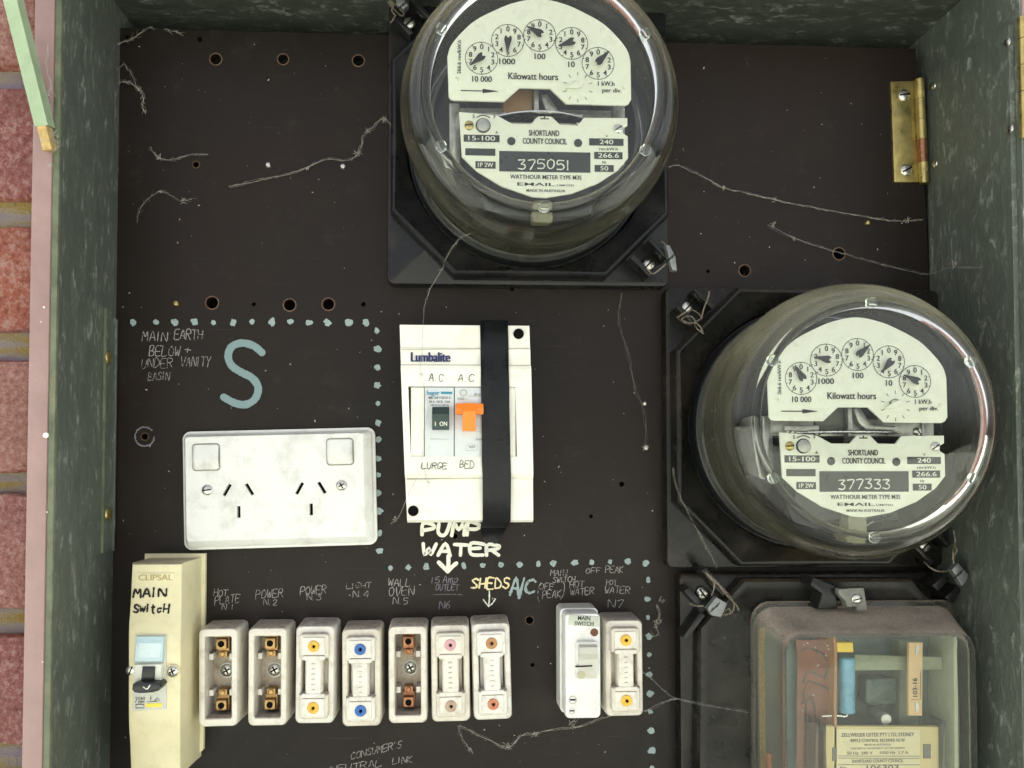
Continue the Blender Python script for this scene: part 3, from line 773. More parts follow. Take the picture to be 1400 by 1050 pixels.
OLIVE = M('olive painted block', (.10, .11, .08), .45, vary=.3)
LUGM = M('yellowed clear lug', (.30, .29, .17), .3, vary=.2)
CUP = M('grey inner case', (.05, .05, .042), .6, vary=.3)
def build_meter(loc, label, angles, serial, mudbase, detail, bz=0.0):
    mt = thing('electricity_meter', loc, label, 'electricity meter', 'round dial electricity meters')
    R2 = .0865
    # base: square flange and raised octagonal platform
    basem = mudbase
    bm = NB()
    slab(bm, rr(-R2, -R2 + bz, R2, R2 + bz, .004, 4), .0002, .011, .001)
    c = .038; q = R2 - .0025
    oc = [(x_, z_ + bz) for x_, z_ in ((-q + c, -q), (q - c, -q), (q, -q + c), (q, q - c), (q - c, q), (-q + c, q), (-q, q - c), (-q, -q + c))]
    def rad(pl, th):                   # where a ray from the dome centre meets the outline
        d_ = (math.cos(th), math.sin(th)); best = 1
        for (ax, az), (bx_, bz_) in zip(pl, pl[1:] + pl[:1]):
            ex, ez = bx_ - ax, bz_ - az; den = d_[0] * ez - d_[1] * ex
            if abs(den) < 1e-12: continue
            tt = (ax * ez - az * ex) / den; uu = (ax * d_[1] - az * d_[0]) / den
            if tt > 0 and -1e-6 <= uu <= 1 + 1e-6: best = min(best, tt)
        return best
    ths = sorted([2 * math.pi * k_ / 120 for k_ in range(120)] + [math.atan2(z_, x_) % (2 * math.pi) for x_, z_ in oc])
    rs = [rad(oc, th) for th in ths]
    def rg_(off_, mixr, hh_): return [Vector(((lerp(r_ - off_, .0752, mixr)) * math.cos(th), -hh_, (lerp(r_ - off_, .0752, mixr)) * math.sin(th))) for r_, th in zip(rs, ths)]
    loft(bm, [rg_(0, 0, .010), rg_(0, 0, .0205), rg_(.0006, 0, .0228), rg_(.0016, 0, .0238), rg_(.0030, 0, .0238), rg_(.0044, 0, .0230), rg_(.004, .5, .0205), rg_(.004, .9, .0186), rg_(0, 1, .0180), [Vector((.0752 * math.cos(th) * .98, -.0130, .0752 * math.sin(th) * .98)) for th in ths]])
    b = obj('base', bm, basem, mt, angle=28)
    bm = NB(); lathe(bm, 0, 0, [(.0728, .0140), (.0728, .0262), (.0722, .0268), (.069, .0268), (.067, .020), (.0, .020)], 80)
    obj('seat_ring', bm, BLK, b)
    for sgn in (-1, 1):
        d = Vector((sgn, -sgn)).normalized() if sgn > 0 else Vector((-1, 1)).normalized()
        t = Vector((-d.y, d.x))
        for s2 in (-1, 1):
            bm = NB(); c0 = d * .1015 + t * (.0075 * s2) + Vector((0, bz))
            q = [c0 - d * .008 - t * .0016, c0 + d * .008 - t * .0016, c0 + d * .008 + t * .0016, c0 - d * .008 + t * .0016]
            slab(bm, [tuple(v) for v in q], .010, .0245, .0008); obj('lug', bm, basem, b)
        screw(mt, d.x * .104, d.y * .104 + bz, .013, .0036, (0, 0, 0), ang=.8)
    # dark cup and coil blocks inside
    bm = NB(); lathe(bm, 0, 0, [(.0625, .0205), (.0625, .040), (.060, .040), (.060, .024), (.0, .024)], 64)
    obj('inner_cup', bm, CUP, mt)
    bm = NB()
    x0, z0 = dl(612, 185); x1, z1 = dl(858, 118)
    box(bm, x0, x1, dl(0, 158)[1], dl(0, 132)[1], .048, .0645, .0015)
    box(bm, x0 - .001, x0 + .005, dl(0, 215)[1], dl(0, 128)[1], .03, .066, .001, .001)
    box(bm, x1 - .006, x1 + .001, dl(0, 215)[1], dl(0, 128)[1], .03, .066, .001, .001)
    xa, xb = dl(729, 0)[0], dl(736, 0)[0]
    box(bm, xa, xb, dl(0, 166)[1], dl(0, 112)[1], .0648, .070, .0008)
    fr = obj('frame', bm, DULL, mt)
    bm = NB(); slab(bm, [dl(738, 118), dl(748, 116), dl(765, 140), dl(800, 143), dl(798, 149), dl(756, 149), dl(745, 138)], .0648, .069, .001)
    slab(bm, [dl(640, 142), dl(690, 142), dl(690, 150), dl(640, 150)], .0648, .068, .0006)
    obj('bracket', bm, DULL, fr)
    for px, py in ((652, 150), (690, 151), (795, 150), (838, 150)):
        x, z = dl(px, py); screw(mt, x, z, .0646, .0024, (0, 0, 0), ang=px * .7)
    bm = NB(); a = dl(686, 153); c2 = dl(728, 108)
    box(bm, a[0], c2[0], a[1], c2[1], .05, .0668, .001)
    mg = obj('magnet_block', bm, M('amber lacquered block', (.30, .17, .06), .45) if not bpy.data.materials.get('amber lacquered block') else bpy.data.materials['amber lacquered block'], mt)
    if not detail: mg.data.materials[0] = OLIVE
    if detail:
        obj('stamped_number', text_mesh([tm('42', 717, 147, 8, None, 'C', 0, .0672)]), INK, mg)
    # rotor disc (turns about the upright axis)
    bm = NB(); zd = dl(0, 152.0)[1]
    rings = []
    for r, dz in ((.0005, .0006), (.0395, .0006), (.040, .0003), (.040, -.0003), (.0395, -.0006), (.0005, -.0006)):
        rings.append([Vector((r * math.cos(t * math.pi / 32), -.038 + r * math.sin(t * math.pi / 32), zd + dz)) for t in range(64)])
    loft(bm, rings); obj('rotor_disc', bm, ALU, mt)
    bm = NB()
    box(bm, -.030, .030, -.055, -.012, .025, .062, .003); box(bm, -.04, -.032, -.03, .03, .025, .05, .002); box(bm, .034, .044, -.02, .028, .025, .055, .002)
    obj('coil_housing', bm, BLK, mt)
    # dial plate
    up = [(616, 137), (686, 137.5), (707, 118), (750, 118), (772, 139), (855, 139.5)]
    up = [(609, 132), (612, 136)] + up + [(860, 137), (863.5, 131)]
    arch = [(128, 76), (123, 60), (108, 41), (88, 23), (58, 7), (33, -3), (0, -9)]
    ar = [(735 + a, b) for a, b in arch] + [(735 - a, b) for a, b in arch[-2::-1]]
    ar3 = [(v.x, v.y) for v in catmull([Vector((a, b, 0)) for a, b in ar], 4)]
    outl = up + ar3
    bm = NB(); slab(bm, [dl(*q) for q in outl], HPL - .0012, HPL, .0003)
    pl = obj('register_plate', bm, DIAL, mt)
    items = [tm('Kilowatt hours', 726, 106.5, 9.6, 69), tm('10 000', 655, 111, 8, 27), tm('1000', 690, 85.5, 8, 22), tm('100', 735.5, 77.3, 8, 15), tm('10', 779.5, 87.6, 8, 9),
             tm('1 kW.h', 828, 113, 6.6, 23), tm('per div.', 836, 122, 6, 27)]
    items.append(tm('266.6 rev/kW.h', 626, 77, 5.2, 47, 'C', 90))
    dial_c = [(654.6, 77.8), (691, 52), (735.4, 44), (780, 54), (817, 81.4)]
    for i, (cx, cy) in enumerate(dial_c):
        for n in range(10):
            a = math.radians(90 - 36 * n * (1 if i % 2 == 0 else -1))
            items.append(tm(str(n), cx + 16.2 * math.cos(a), cy - 16.2 * math.sin(a) + 3.6, 7.2, None))
    obj('printing', text_mesh(items), INK, pl)
    bm = NB(); k = (D - HPL) / FPX
    for i, (cx, cy) in enumerate(dial_c):
        x, z = dl(cx, cy); h = HPL + .0003
        loft(bm, [at(circ(x, z, 22.9 * k, 48), h), at(circ(x, z, 22.1 * k, 48), h)], False, False)
        for n in range(10):
            a = math.radians(90 - 36 * n)
            p0 = (x + 20.4 * k * math.cos(a), z + 20.4 * k * math.sin(a)); p1 = (x + 22.2 * k * math.cos(a), z + 22.2 * k * math.sin(a))
            u = (-math.sin(a) * .45 * k, math.cos(a) * .45 * k)
            bm.faces.new([bm.verts.new((q[0], -h - .00003, q[1])) for q in ((p0[0] - u[0], p0[1] - u[1]), (p1[0] - u[0], p1[1] - u[1]), (p1[0] + u[0], p1[1] + u[1]), (p0[0] + u[0], p0[1] + u[1]))])
    x, z = dl(788.5, 115.7)
    for n in range(10):
        a = math.radians(90 + 36 * n)
        if n in (2, 8) : pass
        p0 = (x + 16.5 * k * math.cos(a), z + 16.5 * k * math.sin(a)); p1 = (x + 21.5 * k * math.cos(a), z + 21.5 * k * math.sin(a)); u = (-math.sin(a) * .4 * k, math.cos(a) * .4 * k)
        bm.faces.new([bm.verts.new((q[0], -HPL - .0003, q[1])) for q in ((p0[0] - u[0], p0[1] - u[1]), (p1[0] - u[0], p1[1] - u[1]), (p1[0] + u[0], p1[1] + u[1]), (p0[0] + u[0], p0[1] + u[1]))])
    n = 10; ra = [math.radians(30 + 120 * j / n) for j in range(n + 1)]
    o1 = [bm.verts.new((x + 9.6 * k * math.cos(a), -HPL - .0003, z + 9.6 * k * math.sin(a))) for a in ra]; o2 = [bm.verts.new((x + 8.6 * k * math.cos(a), -HPL - .0003, z + 8.6 * k * math.sin(a))) for a in ra]
    for j in range(n): bm.faces.new((o1[j], o1[j + 1], o2[j + 1], o2[j]))
    def poly(pp, h=HPL + .0003): bm.faces.new([bm.verts.new((*[dl(*q)[0]], -h, dl(*q)[1])) for q in pp])
    poly([(626, 123), (657, 123), (657, 124.4), (626, 124.4)]); poly([(656, 120.6), (679, 123.7), (656, 126.8)], HPL + .00032)
    poly([(778.6, 112.6), (781.5, 108.6), (782, 112.8)])
    obj('scale_marks', bm, INK, pl)
    for (px, py) in ((647.6, 30), (823, 34), (619.7, 108), (853, 114.6)):
        x, z = dl(px, py); bm = NB(); lathe(bm, x, z, [(.0012, HPL - .0002), (.0012, HPL + .0004), (.0007, HPL + .0008), (.0001, HPL + .0009)], 12); obj('rivet', bm, DIAL, pl)
    for (cx, cy), an in zip(dial_c, angles):
        x, z = dl(cx, cy); a = math.radians(an); d = Vector((math.cos(a), math.sin(a))); t = Vector((-d.y, d.x)); c0 = Vector((x, z))
        L = 20.5 * k
        sh = [(-.14, .10), (-.20, .16), (-.08, .24), (.1, .25), (.3, .19), (1, .02), (1, -.02), (.3, -.19), (.1, -.25), (-.08, -.24), (-.20, -.16), (-.14, -.10), (.06, 0)]
        bm = NB(); slab(bm, [tuple(c0 + d * (u * L) + t * (v * L)) for u, v in sh], HPL + .0022, HPL + .0028, .0001)
        lathe(bm, x, z, [(.0007, HPL), (.0007, HPL + .0023)], 10)
        obj('pointer', bm, INK, mt)
    x, z = dl(789, 114); a = math.radians(198); d = Vector((math.cos(a), math.sin(a))); t = Vector((-d.y, d.x)); c0 = Vector((x, z)); L = 20 * k
    bm = NB(); slab(bm, [tuple(c0 + d * (u * L) + t * (v * L)) for u, v in [(-.3, .1), (-.1, .27), (.2, .25), (1, .02), (1, -.02), (.2, -.25), (-.1, -.27), (-.3, -.1)]], HPL + .0022, HPL + .003, .0001)
    lathe(bm, x, z, [(.0007, HPL), (.0007, HPL + .0023)], 10)
    obj('pointer', bm, DIAL, mt)
    # name plate
    low = [(623.5, 153), (676, 157), (697, 168.3), (723, 168.3), (733, 157), (752, 157), (763.5, 168.3), (788, 168.8), (797, 158), (858, 157), (858, 168), (851, 172), (852, 179), (858.6, 183),
           (859, 214), (845, 231), (817, 250), (780, 265), (743, 271.5), (725, 270.5), (682, 256.5), (648, 236), (627, 216)]
    bm = NB(); slab(bm, [dl(*q) for q in low], HPL - .0012, HPL, .0003)
    npl = obj('name_plate', bm, DIAL, mt)
    bm = NB()
    def rc(x0, y0, x1, y1, h=HPL + .00025): bm.faces.new([bm.verts.new((dl(a, b)[0], -h, dl(a, b)[1])) for a, b in ((x0, y1), (x1, y1), (x1, y0), (x0, y0))])
    for r in ((629.8, 185, 679.5, 195), (804, 187, 852.4, 197), (811, 206, 851, 216), (811.6, 224.4, 838.6, 234), (632, 204, 673.7, 214), (646, 222, 674, 232), (679, 207, 805.8, 235.5)): rc(*r)
    for cx, cy, rr_ in ((656.8, 172, 10.5), (695.8, 193, 5.8), (788.6, 194, 5.8)):
        bm.faces.new([bm.verts.new((*[dl(a, b)[0]], -HPL - .00028, dl(a, b)[1])) for a, b in circ(cx, cy, rr_, 24)])
    obj('black_panel', bm, PLATEK, npl)
    W = [tm('15-100', 654.6, 193, 6.4, 37), tm('240', 828, 195, 6.4, 19), tm('266.6', 831, 214, 6.4, 29), tm('50', 825, 232.2, 6.2, 11), tm('1P 2W', 660, 230, 6.2, 21)]
    obj('reversed_lettering', text_mesh(W), LETT, npl)
    bm = NB()
    def dpl(px, py, h): x, z = dl(px, py); return Vector((x, -HPL - .0004 - h, z))
    write(bm, serial, 705, 217.5, 778, 231.5, .00072, 0, dpl, jit=.05, slant=0)
    obj('serial_number', bm, LETT, npl)
    K = [tm('SHORTLAND', 741, 185, 8.0, 42), tm('COUNTY COUNCIL', 742, 196.4, 8.0, 61), tm('WATTHOUR METER TYPE M3S', 743.5, 245.6, 6.0, 99), tm('EMAIL', 730, 255.2, 4.6, 52), tm('LIMITED', 771, 255.2, 2.6, 24),
         tm('MADE IN AUSTRALIA', 743.5, 263.6, 3.7, 54), tm('S', 643.6, 162, 5, None), tm('F', 672.8, 162, 5, None), tm('V', 828.5, 185.5, 3.6, None), tm('rev.kW.h', 831, 203.6, 4, 26), tm('Hz', 825, 222.4, 3.8, None), tm('A', 675.5, 183, 3.6, None)]
    obj('printing', text_mesh(K), INK, npl)
    bm = NB()
    n = 8; k = (D - HPL) / FPX; x, z = dl(657, 172); ra = [math.radians(50 + 80 * j / n) for j in range(n + 1)]
    o1 = [bm.verts.new((x + 15 * k * math.cos(a), -HPL - .0003, z + 15 * k * math.sin(a))) for a in ra]; o2 = [bm.verts.new((x + 13.6 * k * math.cos(a), -HPL - .0003, z + 13.6 * k * math.sin(a))) for a in ra]
    for j in range(n): bm.faces.new((o1[j], o1[j + 1], o2[j + 1], o2[j]))
    rc(736, 160, 748, 161.6); rc(741.2, 157.5, 742.8, 160)
    obj('scale_marks', bm, INK, npl)
    x, z = dl(657, 172); bm = NB(); lathe(bm, x, z, [(.0035, HPL), (.0034, HPL + .0012), (.002, HPL + .0016), (.0001, HPL + .0016)], 20); lv = obj('adjuster', bm, DULL, npl)
    for px, py, m_ in ((637.5, 172, BRASS), (845, 172.6, STEEL)):
        x, z = dl(px, py); screw(mt, x, z, HPL, .0025, (0, 0, 0), m_, ang=.6 if m_ is STEEL else .1)
    bm = NB(); box(bm, *[dl(727, 0)[0], dl(755, 0)[0], dl(0, 300)[1], dl(0, 269)[1]], .06, .07, .001, .002); obj('bottom_lug', bm, LUGM, mt)
    # glass cover: one turned shell, outside then inside
    RO, RF = .0698, .0753
    outer = [(RO + .002, .0265), (RO + .0022, .0285), (RO, .0305), (RF, .066), (RF - .0004, .0735), (RF - .0020, .0800), (RF - .0045, .0846), (RF - .0075, .0876), (.0636, .0889),
             (.0632, .0900), (.0623, .0909), (.0610, .0913), (.0597, .0909), (.0588, .0900), (.0584, .0890), (.045, .0900), (.025, .0906), (.0, .0908)]
    inner = [(.0, .0880), (.025, .0878), (.045, .0873), (.057, .0864), (RF - .0088, .0850), (RF - .0066, .0826), (RF - .0048, .0785), (RF - .0034, .0725), (RF - .0030, .066), (RO - .003, .0265)]
    bm = NB()
    n = 96
    rings = [at(circ(0, 0, max(r, 1e-5), n), h) for r, h in outer]
    loft(bm, rings, False, True)
    rings = [at(circ(0, 0, max(r, 1e-5), n), h) for r, h in inner]
    loft(bm, rings + [at(circ(0, 0, outer[0][0], n), outer[0][1])], True, False)
    bmesh.ops.remove_doubles(bm, verts=bm.verts[:], dist=2e-5)
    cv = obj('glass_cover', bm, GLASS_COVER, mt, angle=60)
    for j in range(6):
        a = math.radians(30 + 60 * j); x, z = .0610 * math.cos(a), .0610 * math.sin(a); bm = NB()
        lathe(bm, x, z, [(.0030, .0896), (.0030, .0912), (.0026, .0922), (.0014, .0927), (.0001, .0928)], 16, True); obj('stud', bm, GLASS, cv)
    return mt

def cover_glass(SIDE=.065, IOR=1.37):
    """real refracting glass with a film of dust, thicker on what faces up; olive sides also paint in reflected grass"""
    m, t, out = new_mat('dusty cover glass')
    tc = node(t, 'ShaderNodeTexCoord').outputs['Object']
    g = node(t, 'ShaderNodeNewGeometry')
    nz = node(t, 'ShaderNodeSeparateXYZ', {0: g.outputs['Normal']}).outputs[2]
    n1 = node(t, 'ShaderNodeTexNoise', {'Vector': tc, 'Scale': 30, 'Detail': 8.0, 'Roughness': .65}).outputs[0]
    n2 = node(t, 'ShaderNodeTexNoise', {'Vector': tc, 'Scale': 800, 'Detail': 4.0}).outputs[0]
    up = ramp(t, nz, [(.0, .004), (.3, .10), (.8, .40)]).outputs[0]
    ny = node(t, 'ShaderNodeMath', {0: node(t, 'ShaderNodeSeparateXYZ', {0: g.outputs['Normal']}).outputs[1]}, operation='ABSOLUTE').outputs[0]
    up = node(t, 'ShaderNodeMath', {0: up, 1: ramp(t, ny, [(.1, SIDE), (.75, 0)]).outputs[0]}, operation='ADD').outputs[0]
    k = node(t, 'ShaderNodeMath', {0: ramp(t, n1, [(.3, .5), (.7, 1.25)]).outputs[0], 1: ramp(t, n2, [(.4, .8), (.7, 1.2)]).outputs[0]}, operation='MULTIPLY').outputs[0]
    f = node(t, 'ShaderNodeMath', {0: up, 1: k}, operation='MULTIPLY', use_clamp=True).outputs[0]
    gl = node(t, 'ShaderNodeBsdfGlass', {'Color': (.985, .992, .98, 1), 'Roughness': .0, 'IOR': IOR})
    df = node(t, 'ShaderNodeBsdfDiffuse', {'Color': (.40, .38, .25, 1)})  # olive dust tint, also painting grass reflections into the side film
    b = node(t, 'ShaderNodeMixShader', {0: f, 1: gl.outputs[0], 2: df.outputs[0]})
    t.links.new(b.outputs[0], out.inputs[0])
    return m
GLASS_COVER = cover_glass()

m1 = build_meter(Vector((P(725.5, 197, .022).x, 0, P(725.5, 197, .022).z)),
    'upper round glass meter numbered 375051 at the top of the board', (218.7, 267, 153, 200, 45), '375051', BLACKP, True, .0036)
m2 = build_meter(Vector((P(1111, 583, .022).x, 0, P(1111, 583, .022).z)),
    'right hand round glass meter numbered 377333 above the clear square receiver', (122, 170, 41, 229, 155), '377333', MUDP, False)

# ------------------------------------------------------------------ wire seals
def seal(loc, label, kind, pix, h=.03, tagpoly=None):
    o = thing('wire_seal', loc, label, 'seal', 'wire security seals')
    off = Vector(loc); first = None
    for line in pix:
        bm = NB()
        pts = catmull([P(a, b, h + random.uniform(-.003, .003)) for a, b in line], 8)
        n = len(pts); tw = []
        for s in (0, math.pi):
            q = [p + Vector((math.cos(i * 1.1 + s), .4 * math.sin(i * 1.1 + s), math.sin(i * 1.1 + s))) * .00035 for i, p in enumerate(pts)]
            tube(bm, q, .00023, 5)
        obj('wire', bm, WIRE, o, off=off)
    if tagpoly:
        bm = NB(); slab(bm, [tuple(P(a, b, h).xz) for a, b in tagpoly], h - .0015, h + .003, .0006); s = obj('seal_tag', bm, LEAD, o, off=off)
        cx = sum(a for a, b in tagpoly) / len(tagpoly); cy = sum(b for a, b in tagpoly) / len(tagpoly)
        bm = NB()
        for k in range(-2, 3):
            stroke(bm, [(cx + k * 2.4 - 2, cy + k * -1.9 + 3), (cx + k * 2.4, cy + k * -1.9), (cx + k * 2.4 + 1, cy + k * -1.9 - 3)], .0004, h + .003)
        obj('stamp_mark', bm, VOID, s, off=off)
    return o
seal(P(545, 10, .02), 'bent pale seal clip at the top left corner of the upper meter', 0, [[(531, 2), (538, 8), (536, 14), (541, 22)], [(533, 1), (543, 8), (552, 18), (549, 22), (538, 12), (531, 4)], [(541, 20), (537, 28), (534, 31)]], .026, [(541, 0), (552, 2), (559, 11), (552, 17), (543, 10)])
seal(P(905, 350, .02), 'small pale seal clip at the lower right corner of the upper meter', 0, [[(905, 330), (911, 336), (914, 345), (920, 350), (922, 358)], [(884, 366), (892, 374), (902, 368), (911, 360)]], .026, [(908, 336), (914, 337), (922, 353), (924, 372), (917, 371), (912, 352)])
seal(P(940, 430, .02), 'tangled wire seal at the upper left corner of the right hand meter', 0, [[(970, 398), (968, 408), (964, 418), (961, 427), (959, 436)], [(926, 434), (937, 427), (948, 424), (959, 433), (955, 438), (944, 442), (932, 436), (944, 432), (952, 440)], [(928, 436), (936, 441), (944, 444)], [(950, 440), (957, 446), (961, 453)], [(949, 441), (953, 449), (962, 456)]], .026)
seal(P(1300, 770, .02), 'brown seal tag on wire between the right hand meter and the receiver', 0, [[(1264, 768), (1272, 776), (1284, 781), (1298, 780)], [(1304, 725), (1306, 740), (1303, 755), (1304, 770)], [(1318, 790), (1330, 790), (1338, 786)], [(1301, 765), (1308, 752), (1303, 745)]], .034, [(1297, 778), (1306, 769), (1320, 785), (1317, 794), (1311, 800)])
seal(P(970, 830, .02), 'grey lead seal with looped wires at the upper left of the receiver', 0, [[(965, 782), (974, 793), (987, 803), (999, 817), (1004, 828), (1000, 838), (988, 841)], [(967, 784), (980, 796), (992, 812), (1006, 826), (1010, 834)], [(977, 796), (976, 806), (973, 814)], [(944, 825), (952, 828), (962, 828)], [(988, 838), (996, 832), (999, 838), (992, 841)]], .03, [(965, 830), (977, 815), (992, 824), (984, 843), (970, 840)])

# ------------------------------------------------------------------ ripple control receiver
HR = .022
rc_loc = Vector((P(1122, 960, HR).x, 0, P(1122, 1110, HR).z))
rec = thing('control_receiver', rc_loc, 'square clear covered ripple control receiver with blue capacitor inside', 'receiver')
ro = rc_loc
def rp(px, py, h): return tuple(P(px, py, h).xz)
bm = NB()
x0, z1 = rp(929, 786, .011); x1, z0 = rp(1304, 1200, .011)
slab(bm, rr(x0, z0, x1, z1, .003, 3), .0002, .011, .001)
oc = [rp(a, b, .022) for a, b in ((952, 1200), (1290, 1200), (1290, 838), (1248, 792), (1016, 792), (955, 858))]
oc = oc if area(oc) > 0 else oc[::-1]
loft(bm, [at(oc, .010), at(oc, .0205), at(inset(oc, .0015), .0225), at(inset(oc, .004), .0225), at(inset(oc, .0065), .0215)])
rb_ = obj('base', bm, MUDP, rec, angle=28, off=ro)
bm = NB()
slab(bm, [rp(*q, .026) for q in ((958, 780), (965, 776), (994, 808), (988, 816))][::-1], .010, .027, .0006)
obj('lug', bm, BLACKP, rb_, off=ro); bm = NB()
slab(bm, [rp(*q, .026) for q in ((935, 808), (942, 803), (962, 825), (956, 832))][::-1], .010, .026, .0006)
obj('lug', bm, BLACKP, rb_, off=ro); bm = NB()
slab(bm, [rp(*q, .024) for q in ((933, 871), (939, 874), (964, 841), (957, 836))], .010, .025, .0006)
obj('lug', bm, BLACKP, rb_, off=ro)
for tri in (((1272, 800), (1290, 784), (1296, 790), (1280, 808)), ((1290, 816), (1306, 800), (1312, 806), (1298, 824))):
    bm = NB(); slab(bm, [rp(*q, .024) for q in tri], .010, .026, .0006); obj('lug', bm, BLACKP, rb_, off=ro)
p = P(960, 811, .014); screw(rec, p.x, p.z, .014, .0038, ro, ang=2.2)
# inside of the base
bm = NB(); a, b_ = rp(1040, 1200, .0225); c_, d_ = rp(1300, 850, .0225)
box(bm, a, c_, b_, d_, .0215, .0235, 0); obj('back_board', bm, M('dark green insulation', (.10, .14, .115), .5, vary=.3, scale=40), rec, off=ro)
PCB = M('copper circuit board', (.22, .085, .045), .45, vary=.2, scale=120)
bm = NB()
pq = [(1083, 1060, .030), (1140, 1060, .040), (1140, 868, .040), (1083, 868, .030)]
vs = [bm.verts.new(P(*q)) for q in pq]; bm.faces.new(vs); r_ = bmesh.ops.extrude_face_region(bm, geom=bm.faces[:]); bmesh.ops.translate(bm, verts=[v for v in r_['geom'] if isinstance(v, bmesh.types.BMVert)], vec=(.0006, .0014, 0))
pcb = obj('circuit_board', bm, PCB, rec, smooth=False, off=ro)
def pz(px, py, h=0): v = P(px, py, .030 + .010 * (px - 1083) / 57); return v
bm = NB()
for tr in ([(1138, 945), (1120, 935), (1098, 928), (1092, 945), (1096, 962), (1096, 985)], [(1132, 902), (1122, 925), (1108, 917), (1098, 915), (1092, 930)], [(1090, 960), (1104, 950), (1110, 970), (1110, 1000)], [(1108, 882), (1120, 890), (1125, 900)], [(1090, 885), (1100, 880), (1112, 888)]):
    q = [pz(*t) for t in tr]; w3 = [Vector((v.x, v.y - .0003, v.z)) for v in q]; ribbon(bm, w3, .0013)
obj('track', bm, M('track gap', (.07, .06, .045), .5), pcb, off=ro)
bm = NB()
for px, py, r in ((1114, 907, 2.4), (1107, 948, 2), (1092, 970, 1.8), (1125, 893, 1.8), (1100, 873, 2.2), (1111, 881, 2), (1130, 884, 2.4), (1094, 876, 1.6), (1128, 878, 2.2)):
    v = pz(px, py); bmesh.ops.create_icosphere(bm, subdivisions=2, radius=r * .0004, matrix=Matrix.Translation(v))
obj('solder_joint', bm, STEEL, pcb, off=ro)
bm = NB(); slab(bm, [rp(*q, .046) for q in ((1138, 1060), (1142, 1060), (1142, 866), (1138, 866))], .024, .046, .0003); obj('board_edge', bm, M('board edge', (.42, .22, .10), .5), rec, off=ro)
def zcyl(bm, px, pya, pyb, rpx, h):
    p0, p1 = P(px, pya, h), P(px, pyb, h); r = rpx * (D - h) / FPX
    prof = [(p1.z, r * .8), (p1.z + .0006, r), (p1.z + .003, r), (p1.z + .0036, r * .93), (p1.z + .0044, r), (p0.z - .0006, r), (p0.z, r * .8)]
    loft(bm, [[Vector((p0.x + rr_ * math.cos(t * math.pi / 12), p0.y + rr_ * math.sin(t * math.pi / 12), z)) for t in range(24)] for z, rr_ in prof])
bm = NB(); zcyl(bm, 1154.5, 896, 973, 10.8, .042); cp = obj('capacitor', bm, M('sky blue capacitor sleeve', (.17, .42, .56), .35, vary=.25, scale=60, dirt=(.06, .2, .32), dirt_amt=.7, dirt_scale=90), rec, off=ro)
bm = NB(); tube(bm, catmull([P(1156, 973, .042), P(1154, 978, .042), P(1140, 977, .043), P(1120, 978, .041)], 4), .0005); obj('lead_wire', bm, STEEL, cp, off=ro)
bm = NB(); slab(bm, [rp(*q, .046) for q in ((1142, 890), (1165, 890), (1165, 875), (1142, 875))], .030, .046, .0008); obj('relay_block', bm, M('yellow block', (.85, .60, .05), .4, vary=.04), rec, off=ro)
bm = NB(); slab(bm, [rp(*q, .047) for q in ((1241.5, 977), (1261, 977), (1261, 875.5), (1241.5, 875.5))], .045, .047, .0004); st = obj('number_strip', bm, M('buff card', (.72, .50, .25), .55, vary=.05), rec, off=ro)
bm = NB()
for y0, y1 in ((880, 892), (959, 971)):
    slab(bm, [rp(*q, .0472) for q in ((1251, y1), (1256, y1), (1256, y0), (1251, y0))], .0465, .0473, 0)
obj('clip', bm, DULL, st, off=ro)
p = P(1253.5, 938, .0474); kk = (D - .0474) / FPX
obj('printing', text_mesh([('103-16', p.x, p.z, 6.6 * kk, 26 * kk, 'C', 90, .0474)]), INK, st, off=ro)
bm = NB(); stroke(bm, [(1245, 954.5), (1258, 954.5), (1258, 920), (1258, 914)], .0003, .0473, k=1); obj('ruled_line', bm, INK, st, off=ro)
bm = NB(); slab(bm, [rp(*q, .041) for q in ((1165, 914), (1288, 912), (1288, 895), (1165, 892))], .040, .0412, .0003); obj('strap', bm, M('olive plastic strap', (.22, .25, .15), .4, dirt=(.4, .36, .2), dirt_amt=.5, dirt_scale=300), rec, off=ro)
bm = NB(); box(bm, *[P(1214, 0, .033).x, P(1242, 0, .033).x], P(0 + 1200, 1060, .033).z, P(1200, 868, .033).z, .024, .033, .001); obj('upright', bm, M('olive upright', (.17, .19, .11), .5), rec, off=ro)
bm = NB(); box(bm, P(1166, 0, .033).x, P(1212, 0, .033).x, P(1200, 962, .033).z, P(1200, 922, .033).z, .024, .034, .003, .003); obj('relay', bm, M('dark green relay', (.06, .10, .075), .3), rec, off=ro)
bm = NB(); lathe(bm, *rp(1209, 981, .040), [(.0036, .026), (.0036, .040), (.003, .0412), (.0001, .0412)], 20); obj('spindle', bm, DULL, rec, off=ro)
bm = NB(); box(bm, P(1284, 0, .045).x, P(1290, 0, .045).x, P(1200, 1080, .045).z, P(1200, 866, .045).z, .024, .048, .0006); obj('side_rail', bm, M('pale green rail', (.42, .45, .30), .4), rec, off=ro)
bm = NB(); zcyl(bm, 1054, 1030, 1062, 4, .032); obj('fuse_link', bm, C_RST, rec, off=ro)
